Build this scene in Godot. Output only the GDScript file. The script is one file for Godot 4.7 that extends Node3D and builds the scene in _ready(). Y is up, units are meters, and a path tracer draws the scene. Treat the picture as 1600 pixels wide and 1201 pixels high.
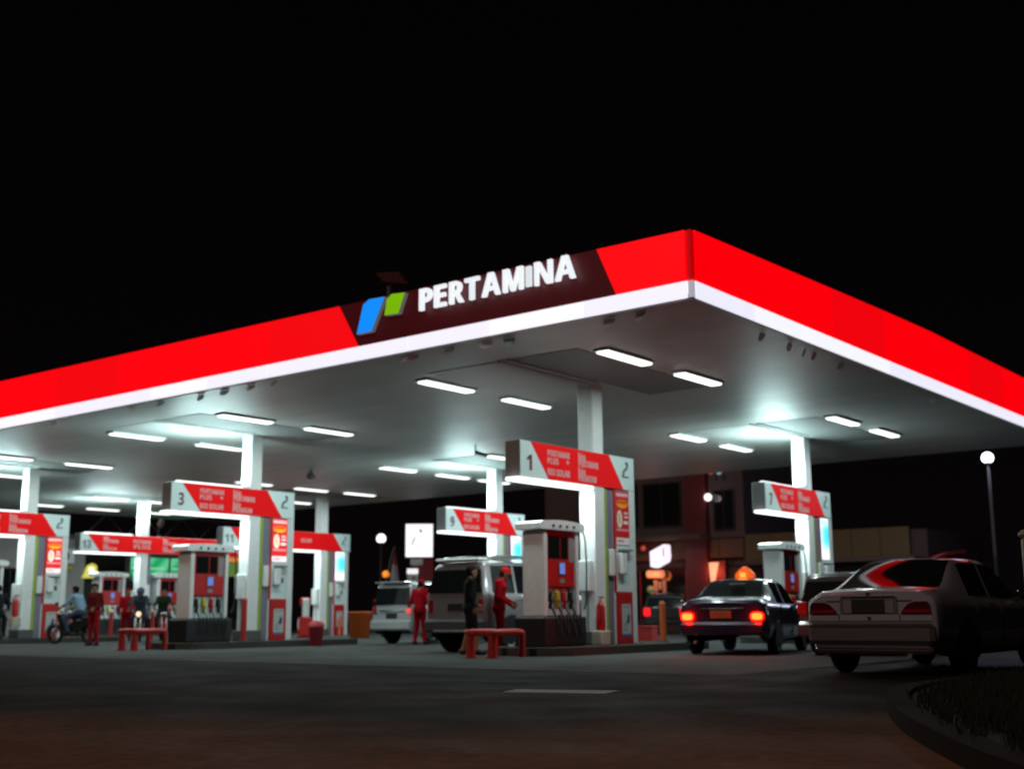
extends Node3D
# World axes: +x runs along the right-hand canopy edge ("a"), -z runs along the left-hand canopy edge ("b"), y is up.
# V(a, h, b) turns those three measures into a point.

const CEIL := 5.457
const FTOP := 6.68
var mats := {}
var used := {}
var rng := RandomNumberGenerator.new()
var font: SystemFont
var sid := 2

func V(a: float, h: float, b: float) -> Vector3:
	return Vector3(a, h, -b)

# ------------------------------------------------------------------ naming
func tag(o: Node3D, label: String, category: String, group := "") -> Node3D:
	o.set_meta("label", label)
	o.set_meta("category", category)
	if group != "":
		o.set_meta("group", group)
	return o

func uname(n: String) -> String:
	if not used.has(n):
		used[n] = 0
		return n
	used[n] += 1
	return "%s_%03d" % [n, used[n]]

func thing(n: String, label: String, category: String, at: Vector3, yaw := 0.0, group := "") -> Node3D:
	var o := Node3D.new()
	o.name = uname(n)
	add_child(o, true)
	o.position = at
	o.rotation_degrees.y = yaw
	return tag(o, label, category, group)

# ------------------------------------------------------------------ mesh tools
func S() -> SurfaceTool:
	var s := SurfaceTool.new()
	s.begin(Mesh.PRIMITIVE_TRIANGLES)
	s.set_smooth_group(-1)
	return s

func face(s: SurfaceTool, p: Array, out: Vector3) -> void:
	var n: Vector3 = (p[1] - p[0]).cross(p[2] - p[0])
	var flip := n.dot(out) > 0.0
	for i in range(1, p.size() - 1):
		s.add_vertex(p[0])
		if flip:
			s.add_vertex(p[i + 1])
			s.add_vertex(p[i])
		else:
			s.add_vertex(p[i])
			s.add_vertex(p[i + 1])

func box(s: SurfaceTool, c: Vector3, e: Vector3, bev := 0.0, bs := Basis.IDENTITY) -> void:
	s.set_smooth_group(-1)
	var h := e * 0.5
	var k := minf(bev, minf(h.x, minf(h.y, h.z)) * 0.9)
	for ax in 3:
		var u := (ax + 1) % 3
		var w := (ax + 2) % 3
		for sg in [-1.0, 1.0]:
			var pts := []
			for q in [[-1, -1], [1, -1], [1, 1], [-1, 1]]:
				var v := Vector3.ZERO
				v[ax] = h[ax] * sg
				v[u] = (h[u] - k) * q[0]
				v[w] = (h[w] - k) * q[1]
				pts.append(c + bs * v)
			var o := Vector3.ZERO
			o[ax] = sg
			face(s, pts, bs * o)
			if k > 0.0:
				for sw in [-1.0, 1.0]:
					var e4 := []
					for q in [[0, -1], [0, 1], [1, 1], [1, -1]]:
						var v := Vector3.ZERO
						v[ax] = (h[ax] if q[0] == 0 else h[ax] - k) * sg
						v[u] = (h[u] - k if q[0] == 0 else h[u]) * sw
						v[w] = (h[w] - k) * q[1]
						e4.append(c + bs * v)
					var oo := Vector3.ZERO
					oo[ax] = sg
					oo[u] = sw
					face(s, e4, bs * oo)
	if k > 0.0:
		for x in [-1.0, 1.0]:
			for y in [-1.0, 1.0]:
				for z in [-1.0, 1.0]:
					face(s, [c + bs * Vector3(h.x * x, (h.y - k) * y, (h.z - k) * z), c + bs * Vector3((h.x - k) * x, h.y * y, (h.z - k) * z), c + bs * Vector3((h.x - k) * x, (h.y - k) * y, h.z * z)], bs * Vector3(x, y, z))

# a box from its two corners
func boxc(s: SurfaceTool, lo: Vector3, hi: Vector3, bev := 0.0) -> void:
	box(s, (lo + hi) * 0.5, (hi - lo).abs(), bev)

func side_axes(d: Vector3) -> Array:
	var u := d.cross(Vector3.UP)
	if u.length() < 0.01:
		u = d.cross(Vector3.RIGHT)
	u = u.normalized()
	return [u, u.cross(d).normalized()]

func cyl(s: SurfaceTool, p0: Vector3, p1: Vector3, r0: float, r1: float, n := 14, caps := true) -> void:
	var d := (p1 - p0).normalized()
	var ax := side_axes(d)
	var A := []
	var B := []
	for i in n:
		var t := TAU * i / n
		var o: Vector3 = ax[0] * cos(t) + ax[1] * sin(t)
		A.append(p0 + o * r0)
		B.append(p1 + o * r1)
	sid += 1
	s.set_smooth_group(sid)
	for i in n:
		var j := (i + 1) % n
		var t := TAU * (i + 0.5) / n
		face(s, [A[i], A[j], B[j], B[i]], ax[0] * cos(t) + ax[1] * sin(t))
	if caps:
		s.set_smooth_group(-1)
		if r0 > 0.001:
			face(s, A, -d)
		if r1 > 0.001:
			face(s, B, d)

func tube(s: SurfaceTool, pts: Array, r: float, n := 8) -> void:
	var rings := []
	var u := Vector3.ZERO
	for i in pts.size():
		var d: Vector3 = (pts[mini(i + 1, pts.size() - 1)] - pts[maxi(i - 1, 0)]).normalized()
		if i == 0:
			u = side_axes(d)[0]
		else:
			u = (u - d * u.dot(d)).normalized()
		var w := d.cross(u)
		var ring := []
		for k in n:
			ring.append(pts[i] + (u * cos(TAU * k / n) + w * sin(TAU * k / n)) * r)
		rings.append(ring)
	sid += 1
	s.set_smooth_group(sid)
	for i in pts.size() - 1:
		for k in n:
			var j := (k + 1) % n
			var o: Vector3 = rings[i][k] + rings[i][j] - pts[i] * 2.0
			face(s, [rings[i][k], rings[i][j], rings[i + 1][j], rings[i + 1][k]], o)
	s.set_smooth_group(-1)
	face(s, rings[0], pts[0] - pts[1])
	face(s, rings[-1], pts[-1] - pts[-2])

func curve(ctrl: Array, n := 6) -> Array:
	var out := []
	for i in ctrl.size() - 1:
		var p0: Vector3 = ctrl[maxi(i - 1, 0)]
		var p3: Vector3 = ctrl[mini(i + 2, ctrl.size() - 1)]
		for k in n:
			out.append((ctrl[i] as Vector3).cubic_interpolate(ctrl[i + 1], p0, p3, float(k) / n))
	out.append(ctrl[-1])
	return out

# profile of (radius, height) turned round the y axis of xf
func lathe(s: SurfaceTool, prof: Array, n: int, xf: Transform3D) -> void:
	sid += 1
	for i in prof.size() - 1:
		var p: Vector2 = prof[i]
		var q: Vector2 = prof[i + 1]
		s.set_smooth_group(sid)
		var nn := Vector2(q.y - p.y, p.x - q.x)
		for k in n:
			var t0 := TAU * k / n
			var t1 := TAU * (k + 1) / n
			var tm := (t0 + t1) * 0.5
			var pts := [xf * Vector3(p.x * cos(t0), p.y, p.x * sin(t0)), xf * Vector3(p.x * cos(t1), p.y, p.x * sin(t1)), xf * Vector3(q.x * cos(t1), q.y, q.x * sin(t1)), xf * Vector3(q.x * cos(t0), q.y, q.x * sin(t0))]
			if p.x < 0.0005:
				pts.remove_at(0)
			elif q.x < 0.0005:
				pts.remove_at(3)
			face(s, pts, xf.basis * Vector3(nn.x * cos(tm), nn.y, nn.x * sin(tm)))

# polygon in the xy plane of xf, drawn out along its z from z0 to z1
func extr(s: SurfaceTool, poly: Array, z0: float, z1: float, xf := Transform3D.IDENTITY) -> void:
	s.set_smooth_group(-1)
	var P := PackedVector2Array(poly)
	var tri := Geometry2D.triangulate_polygon(P)
	for i in range(0, tri.size(), 3):
		for z in [z0, z1]:
			face(s, [xf * Vector3(P[tri[i]].x, P[tri[i]].y, z), xf * Vector3(P[tri[i + 1]].x, P[tri[i + 1]].y, z), xf * Vector3(P[tri[i + 2]].x, P[tri[i + 2]].y, z)], xf.basis * Vector3(0, 0, 1 if z == z1 else -1))
	var cw := -1.0 if Geometry2D.is_polygon_clockwise(P) else 1.0
	for i in P.size():
		var p := P[i]
		var q := P[(i + 1) % P.size()]
		var o := Vector2(q.y - p.y, p.x - q.x) * cw
		face(s, [xf * Vector3(p.x, p.y, z0), xf * Vector3(q.x, q.y, z0), xf * Vector3(q.x, q.y, z1), xf * Vector3(p.x, p.y, z1)], xf.basis * Vector3(o.x, o.y, 0))

func mk(n: String, s: SurfaceTool, m: Material, parent: Node3D = null) -> MeshInstance3D:
	s.generate_normals()
	s.index()
	return put(n, s.commit(), m, parent)

func put(n: String, mesh: Mesh, m: Material, parent: Node3D = null) -> MeshInstance3D:
	var o := MeshInstance3D.new()
	o.mesh = mesh
	o.material_override = m
	if parent == null:
		o.name = uname(n)
		add_child(o, true)
	else:
		var k := 0
		var nm := n
		while parent.has_node(nm):
			k += 1
			nm = "%s_%03d" % [n, k]
		o.name = nm
		parent.add_child(o, true)
	return o

func structure(o: Node3D) -> Node3D:
	o.set_meta("kind", "structure")
	return o

func boxp(n: String, lo: Vector3, hi: Vector3, m: Material, parent: Node3D, bev := 0.0) -> MeshInstance3D:
	var s := S()
	boxc(s, lo, hi, bev)
	return mk(n, s, m, parent)

func text(n: String, t: String, h: float, m: Material, parent: Node3D, at: Vector3, yaw := 0.0, width := 0.0, depth := 0.012) -> MeshInstance3D:
	var tm := TextMesh.new()
	tm.font = font
	tm.font_size = 64
	tm.text = t
	tm.pixel_size = 0.01
	tm.depth = depth
	tm.curve_step = 1.5
	var bb := tm.get_aabb()
	var k := h / 0.46
	tm.pixel_size = 0.01 * k
	var o := put(n, tm, m, parent)
	o.rotation_degrees.y = yaw
	o.scale = Vector3(width / (bb.size.x * k) if width > 0.0 else 1.0, 1, 1)
	o.position = at
	return o

# ------------------------------------------------------------------ materials
func lin(r: float, g: float, b: float) -> Color:
	return Color(r, g, b).linear_to_srgb()

func mat(n: String, c: Color, rough := 0.6, metal := 0.0) -> StandardMaterial3D:
	if mats.has(n):
		return mats[n]
	var m := StandardMaterial3D.new()
	m.resource_name = n
	m.albedo_color = c
	m.roughness = rough
	m.metallic = metal
	mats[n] = m
	return m

func glow(n: String, c: Color, e: float, base := Color(0.5, 0.5, 0.5)) -> StandardMaterial3D:
	if mats.has(n):
		return mats[n]
	var m := mat(n, base, 0.5)
	m.emission_enabled = true
	m.emission = c
	m.emission_energy_multiplier = e
	return m

func noise_tex(freq: float, lo: float, hi: float, sd: int, oct := 4, size := 512) -> NoiseTexture2D:
	var f := FastNoiseLite.new()
	f.seed = sd
	f.noise_type = FastNoiseLite.TYPE_SIMPLEX_SMOOTH
	f.frequency = freq
	f.fractal_octaves = oct
	var t := NoiseTexture2D.new()
	t.width = size
	t.height = size
	t.seamless = true
	t.noise = f
	var g := Gradient.new()
	g.set_color(0, Color(lo, lo, lo))
	g.set_color(1, Color(hi, hi, hi))
	t.color_ramp = g
	return t

func weather(m: StandardMaterial3D, tex: Texture2D, scale: float, world := true, rough_tex: Texture2D = null) -> void:
	m.albedo_texture = tex
	m.uv1_triplanar = true
	m.uv1_world_triplanar = world
	m.uv1_scale = Vector3.ONE * scale
	if rough_tex:
		m.roughness_texture = rough_tex

func area(at: Vector3, rot: Vector3, size: Vector2, e: float, c: Color, parent: Node3D, n: String) -> void:
	var l := AreaLight3D.new()
	l.name = n
	l.area_size = size
	l.light_energy = e
	l.light_color = c
	l.area_range = 60.0
	l.area_attenuation = 2.0
	l.shadow_enabled = true
	l.position = at
	l.rotation_degrees = rot
	parent.add_child(l, true)

func omni(at: Vector3, e: float, c: Color, size: float, parent: Node3D, n: String) -> void:
	var l := OmniLight3D.new()
	l.name = n
	l.light_energy = e
	l.light_color = c
	l.light_size = size
	l.omni_range = 60.0
	l.omni_attenuation = 2.0
	l.shadow_enabled = true
	l.position = at
	parent.add_child(l, true)

func make_materials() -> void:
	var grain := noise_tex(0.02, 0.95, 1.0, 3, 5)
	var fine := noise_tex(0.25, 0.72, 1.0, 5)
	var blot := noise_tex(0.012, 0.82, 1.0, 8, 6)
	var rgh := noise_tex(0.03, 0.72, 0.95, 12)
	var bumpy := noise_tex(0.4, 0.0, 1.0, 21, 2)
	var m := mat("asphalt", lin(0.040, 0.025, 0.017), 1.0)
	weather(m, blot, 0.05, true, rgh)
	m.detail_enabled = true
	m.detail_albedo = fine
	m.detail_blend_mode = BaseMaterial3D.BLEND_MODE_MUL
	m.heightmap_enabled = true
	m.heightmap_texture = bumpy
	m.heightmap_scale = 0.25
	m = mat("concrete", lin(0.078, 0.084, 0.082), 1.0)
	weather(m, blot, 0.07, true, rgh)
	m.heightmap_enabled = true
	m.heightmap_texture = bumpy
	m.heightmap_scale = 0.12
	m = mat("kerb", lin(0.07, 0.066, 0.06), 0.9)
	weather(m, grain, 0.5)
	m = mat("paint_white", lin(0.34, 0.32, 0.30), 0.8)
	weather(m, grain, 0.8)
	m = mat("ceiling", lin(0.50, 0.50, 0.48), 0.46, 0.16)
	weather(m, grain, 0.05, true)
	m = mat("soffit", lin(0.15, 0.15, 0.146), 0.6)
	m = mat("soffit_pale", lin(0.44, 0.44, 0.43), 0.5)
	m = mat("column", lin(0.80, 0.82, 0.81), 0.45)
	weather(m, grain, 0.4)
	m = mat("white", lin(0.78, 0.80, 0.79), 0.4)
	weather(m, grain, 0.5, false)
	mat("white_face", lin(0.66, 0.80, 0.79), 0.35)
	mat("grey", lin(0.26, 0.255, 0.25), 0.5)
	mat("grey_dark", lin(0.09, 0.09, 0.09), 0.6)
	mat("purple_grey", lin(0.19, 0.18, 0.25), 0.5)
	mat("green_strip", lin(0.30, 0.42, 0.02), 0.45)
	mat("red", lin(0.50, 0.012, 0.012), 0.35)
	m = mat("red_face", lin(0.58, 0.008, 0.010), 0.6)
	m.metallic_specular = 0.2
	m.emission_enabled = true
	m.emission = Color(0.85, 0.02, 0.03)
	m.emission_energy_multiplier = 0.35
	mat("red_dark", lin(0.22, 0.008, 0.01), 0.5)
	m = mat("red_worn", lin(0.42, 0.02, 0.016), 0.5)
	weather(m, grain, 0.9, false)
	mat("orange", lin(0.55, 0.10, 0.015), 0.55)
	glow("maroon", Color(0.19, 0.015, 0.03), 0.75, lin(0.085, 0.006, 0.010))
	mat("black", lin(0.010, 0.010, 0.011), 0.5)
	mat("rubber", lin(0.012, 0.012, 0.012), 0.85)
	mat("steel", lin(0.45, 0.45, 0.45), 0.35, 0.9)
	mat("chrome", lin(0.75, 0.75, 0.75), 0.12, 1.0)
	mat("glass_dark", lin(0.008, 0.010, 0.010), 0.06)
	mat("lettering", lin(0.66, 0.42, 0.42), 0.7)
	mat("numeral_red", lin(0.16, 0.02, 0.025), 0.5)
	mat("numeral_grey", lin(0.10, 0.12, 0.13), 0.5)
	mat("yellow", lin(0.6, 0.42, 0.02), 0.5)
	for k in ["asphalt", "concrete", "kerb"]:
		mats[k].metallic_specular = 0.12
	mat("beige", lin(0.42, 0.40, 0.32), 0.7)
	glow("fascia_red", Color(1.0, 0.0, 0.045), 0.98, lin(0.3, 0.005, 0.01))
	glow("fascia_red_soft", Color(0.98, 0.015, 0.055), 0.92, lin(0.3, 0.005, 0.01))
	glow("band", Color(0.945, 0.94, 1.0), 0.98, lin(0.6, 0.6, 0.6))
	glow("band_bright", Color(0.97, 0.97, 1.0), 1.0, lin(0.6, 0.6, 0.6))
	glow("tube", Color(1.0, 1.0, 0.98), 2.0)
	glow("tube_sign", Color(0.97, 1.0, 1.0), 1.5)
	glow("letter_lit", Color(0.96, 0.98, 1.0), 0.95)
	glow("letter_mid", Color(0.95, 0.98, 1.0), 0.9)
	glow("letter_dim", Color(0.93, 0.96, 0.97), 0.84)
	glow("logo_blue", Color(0.02, 0.55, 1.0), 0.95, lin(0.02, 0.2, 0.5))
	glow("logo_green", Color(0.50, 0.78, 0.02), 0.75, lin(0.2, 0.4, 0.01))
	mat("logo_red", lin(0.07, 0.006, 0.006), 0.7)
	glow("logo_side", Color(0.58, 0.56, 0.56), 0.28, lin(0.32, 0.31, 0.31))
	glow("keypad", Color(0.5, 0.6, 0.98), 0.55, lin(0.05, 0.06, 0.1))

# flat print of the promotional panels
func poster(kind: String) -> StandardMaterial3D:
	if mats.has(kind):
		return mats[kind]
	var w := 64
	var h := 120
	var im := Image.create(w, h, false, Image.FORMAT_RGB8)
	if kind.begins_with("poster_red"):
		im.fill(Color(0.86, 0.10, 0.12))
		im.fill_rect(Rect2i(3, 4, 58, 8), Color(0.95, 0.72, 0.74))
		for y in range(15, 40):
			for x in range(2, 62):
				var dx := (x - 32) / 29.0
				var dy := (y - 27) / 10.0
				var sp := 1.0 + 0.16 * sin(atan2(dy, dx) * 11.0)
				if dx * dx + dy * dy < sp:
					im.set_pixel(x, y, Color(1.0, 0.55 + 0.2 * dy, 0.06))
		im.fill_rect(Rect2i(10, 24, 44, 3), Color(0.8, 0.15, 0.05))
		for y in range(42, 84):
			for x in range(4, 34):
				var dx := (x - 18) / 13.0
				var dy := (y - 62) / 20.0
				if dx * dx + dy * dy < 1.0:
					im.set_pixel(x, y, Color(0.93, 0.90, 0.84))
		im.fill_rect(Rect2i(14, 50, 8, 22), Color(0.82, 0.70, 0.45))
		im.fill_rect(Rect2i(40, 46, 18, 5), Color(0.96, 0.85, 0.85))
		im.fill_rect(Rect2i(40, 55, 20, 5), Color(0.96, 0.85, 0.85))
		im.fill_rect(Rect2i(36, 66, 24, 7), Color(0.98, 0.92, 0.92))
		im.fill_rect(Rect2i(3, 84, 58, 5), Color(0.97, 0.60, 0.60))
		im.fill_rect(Rect2i(0, 104, 64, 16), Color(0.98, 0.93, 0.94))
		im.fill_rect(Rect2i(6, 109, 30, 5), Color(0.9, 0.55, 0.55))
	elif kind == "poster_cyan":
		for y in h:
			for x in w:
				var t := float(y) / h
				var c := Color(0.90, 0.98, 1.0).lerp(Color(0.25, 0.85, 0.98), clampf(1.5 - absf(t - 0.42) * 4.2, 0.0, 1.0) * clampf(x / 40.0, 0.2, 1.0))
				im.set_pixel(x, y, c)
		im.fill_rect(Rect2i(8, 8, 40, 6), Color(0.55, 0.85, 0.95))
		im.fill_rect(Rect2i(8, 18, 28, 4), Color(0.98, 1, 1))
		im.fill_rect(Rect2i(0, 92, 64, 28), Color(0.97, 1, 1))
	elif kind == "notice":
		im.fill(Color(0.72, 0.73, 0.72))
		for y in h:
			for x in w:
				var dx := (x - 40) / 14.0
				var dy := (y - 52) / 20.0
				if dx * dx + dy * dy < 1.0 and dx + dy * 0.6 > -0.3:
					im.set_pixel(x, y, Color(0.16, 0.17, 0.42))
				dx = (x - 22) / 11.0
				dy = (y - 84) / 14.0
				if dx * dx + dy * dy < 1.0 and dx * dx + dy * dy > 0.4:
					im.set_pixel(x, y, Color(0.45, 0.5, 0.58))
		im.fill_rect(Rect2i(6, 8, 52, 4), Color(0.5, 0.52, 0.58))
		im.fill_rect(Rect2i(0, 110, 64, 10), Color(0.35, 0.33, 0.55))
	elif kind == "poster_green":
		for y in h:
			for x in w:
				var c := Color(0.12, 0.72, 0.42).lerp(Color(0.45, 0.90, 0.66), 0.5 + 0.5 * sin(x * 0.11 + y * 0.05))
				if y > 84 + 22 * sin(x * 0.05):
					c = Color(0.06, 0.35, 0.18)
				im.set_pixel(x, y, c)
		im.fill_rect(Rect2i(4, 54, 50, 7), Color(0.75, 0.96, 0.85))
	var m := StandardMaterial3D.new()
	m.resource_name = kind
	m.albedo_texture = ImageTexture.create_from_image(im)
	m.roughness = 0.4
	if kind == "poster_red" or kind == "poster_cyan" or kind == "poster_green":
		m.emission_enabled = true
		m.emission = Color.BLACK
		m.emission_texture = m.albedo_texture
		m.emission_energy_multiplier = {"poster_red": 0.75, "poster_cyan": 1.0, "poster_green": 0.6}[kind]
	mats[kind] = m
	return m

func sheet(n: String, size: Vector2, m: Material, parent: Node3D, at: Vector3, yaw := 0.0) -> MeshInstance3D:
	var q := QuadMesh.new()
	q.size = size
	var o := put(n, q, m, parent)
	o.position = at
	o.rotation_degrees.y = yaw
	return o

# ------------------------------------------------------------------ bodies: smooth union of tapered capsules, meshed as surface nets
func blob(arr: Dictionary, prims: Array, cell: float, k: float, xf: Transform3D) -> void:
	var lo := Vector3.ONE * 1e6
	var hi := -lo
	for p in prims:
		for e in [[p[0], p[1]], [p[2], p[3]]]:
			var c: Vector3 = e[0]
			var r: float = e[1]
			lo = lo.min(c - Vector3.ONE * r)
			hi = hi.max(c + Vector3.ONE * r)
	lo -= Vector3.ONE * cell * 3.0
	hi += Vector3.ONE * cell * 3.0
	var nx := int((hi.x - lo.x) / cell) + 1
	var ny := int((hi.y - lo.y) / cell) + 1
	var nz := int((hi.z - lo.z) / cell) + 1
	var f := PackedFloat32Array()
	f.resize(nx * ny * nz)
	f.fill(1.0)
	var best := f.duplicate()
	var who := PackedInt32Array()
	who.resize(f.size())
	for pi in prims.size():
		var a: Vector3 = prims[pi][0]
		var ra: float = prims[pi][1]
		var b: Vector3 = prims[pi][2]
		var rb: float = prims[pi][3]
		var ab := b - a
		var l2 := maxf(ab.length_squared(), 1e-8)
		var mg := k + cell * 2.0
		var l := (a - Vector3.ONE * ra).min(b - Vector3.ONE * rb) - Vector3.ONE * mg - lo
		var g := (a + Vector3.ONE * ra).max(b + Vector3.ONE * rb) + Vector3.ONE * mg - lo
		for ix in range(maxi(0, int(l.x / cell)), mini(nx, int(g.x / cell) + 2)):
			for iy in range(maxi(0, int(l.y / cell)), mini(ny, int(g.y / cell) + 2)):
				var at := (ix * ny + iy) * nz
				for iz in range(maxi(0, int(l.z / cell)), mini(nz, int(g.z / cell) + 2)):
					var q := lo + Vector3(ix, iy, iz) * cell - a
					var t := clampf(q.dot(ab) / l2, 0.0, 1.0)
					var d := (q - ab * t).length() - ra - (rb - ra) * t
					var i := at + iz
					if d < best[i]:
						best[i] = d
						who[i] = pi
					var o := f[i]
					var h := maxf(k - absf(d - o), 0.0) / k
					f[i] = minf(d, o) - h * h * k * 0.25
	var vid := PackedInt32Array()
	vid.resize(f.size())
	vid.fill(-1)
	var base: int = arr.v.size()
	var st := [0, nz, ny * nz]
	var offs := [0, ny * nz, nz, ny * nz + nz, 1, ny * nz + 1, nz + 1, ny * nz + nz + 1]
	var V0 := [Vector3(0, 0, 0), Vector3(1, 0, 0), Vector3(0, 1, 0), Vector3(1, 1, 0), Vector3(0, 0, 1), Vector3(1, 0, 1), Vector3(0, 1, 1), Vector3(1, 1, 1)]
	var ed := [[0, 1], [2, 3], [4, 5], [6, 7], [0, 2], [1, 3], [4, 6], [5, 7], [0, 4], [1, 5], [2, 6], [3, 7]]
	var verts: PackedVector3Array = arr.v
	var cols: PackedColorArray = arr.c
	var idx: PackedInt32Array = arr.i
	var lim := cell * 2.2
	for ix in nx - 1:
		for iy in ny - 1:
			var at := (ix * ny + iy) * nz
			for iz in nz - 1:
				var i := at + iz
				if absf(f[i]) > lim:
					continue
				var neg := 0
				for c in 8:
					if f[i + offs[c]] < 0.0:
						neg += 1
				if neg == 0 or neg == 8:
					continue
				var sum := Vector3.ZERO
				var cnt := 0
				for e in ed:
					var fa := f[i + offs[e[0]]]
					var fb := f[i + offs[e[1]]]
					if (fa < 0.0) != (fb < 0.0):
						sum += (V0[e[0]] as Vector3).lerp(V0[e[1]], fa / (fa - fb))
						cnt += 1
				vid[i] = verts.size()
				verts.append(xf * (lo + (Vector3(ix, iy, iz) + sum / cnt) * cell))
				cols.append(prims[who[i]][4])
	for ix in range(1, nx - 1):
		for iy in range(1, ny - 1):
			for iz in range(1, nz - 1):
				var i := (ix * ny + iy) * nz + iz
				var a0 := f[i]
				if absf(a0) > lim:
					continue
				for ax in 3:
					var u: int = [ny * nz, nz, 1][ax]
					if (a0 < 0.0) == (f[i + u] < 0.0):
						continue
					var p: int = [nz, 1, ny * nz][ax]
					var q: int = [1, ny * nz, nz][ax]
					var A := vid[i]
					var B := vid[i - p]
					var C := vid[i - p - q]
					var D := vid[i - q]
					if A < 0 or B < 0 or C < 0 or D < 0:
						continue
					if a0 < 0.0:
						idx.append_array(PackedInt32Array([A, C, B, A, D, C]))
					else:
						idx.append_array(PackedInt32Array([A, B, C, A, C, D]))
	arr.v = verts
	arr.c = cols
	arr.i = idx

func commit_blob(n: String, arr: Dictionary, m: Material, parent: Node3D) -> MeshInstance3D:
	var v: PackedVector3Array = arr.v
	var ix: PackedInt32Array = arr.i
	var nm := PackedVector3Array()
	nm.resize(v.size())
	for t in range(0, ix.size(), 3):
		var fn := (v[ix[t + 2]] - v[ix[t]]).cross(v[ix[t + 1]] - v[ix[t]])
		for c in 3:
			nm[ix[t + c]] += fn
	for i in nm.size():
		nm[i] = nm[i].normalized()
	var A := []
	A.resize(Mesh.ARRAY_MAX)
	A[Mesh.ARRAY_VERTEX] = v
	A[Mesh.ARRAY_NORMAL] = nm
	A[Mesh.ARRAY_COLOR] = arr.c
	A[Mesh.ARRAY_INDEX] = ix
	var me := ArrayMesh.new()
	me.add_surface_from_arrays(Mesh.PRIMITIVE_TRIANGLES, A)
	return put(n, me, m, parent)

func hand_prims(skin: Color, curl: float, mirror: float) -> Array:
	# x runs along the fingers, y out of the back of the hand, z towards the thumb
	var P := [[Vector3(0.01, 0, -0.02), 0.017, Vector3(0.07, 0, -0.022), 0.015, skin], [Vector3(0.01, 0, 0.018 * 1.0), 0.018, Vector3(0.075, 0, 0.022), 0.015, skin]]
	var len := [0.062, 0.074, 0.080, 0.072]
	for i in 4:
		var z := -0.033 + i * 0.0215
		var L: float = len[i]
		var p := Vector3(0.075, 0, z)
		var a := curl * 0.35
		for j in 3:
			var d := Vector3(cos(a), -sin(a), (z) * 0.6).normalized()
			var q: Vector3 = p + d * L * [0.45, 0.32, 0.26][j]
			P.append([p, 0.0095 - j * 0.0008, q, 0.0088 - j * 0.0008, skin])
			p = q
			a += curl * 0.55
	var t0 := Vector3(0.015, -0.004, 0.035)
	var t1 := Vector3(0.05, -0.014, 0.060)
	var t2 := Vector3(0.082, -0.026 - curl * 0.01, 0.058 - curl * 0.012)
	P.append([t0, 0.014, t1, 0.011, skin])
	P.append([t1, 0.0105, t2, 0.0085, skin])
	for p in P:
		p[0] = Vector3(p[0].x, p[0].y, p[0].z * mirror)
		p[2] = Vector3(p[2].x, p[2].y, p[2].z * mirror)
	return P

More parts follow.
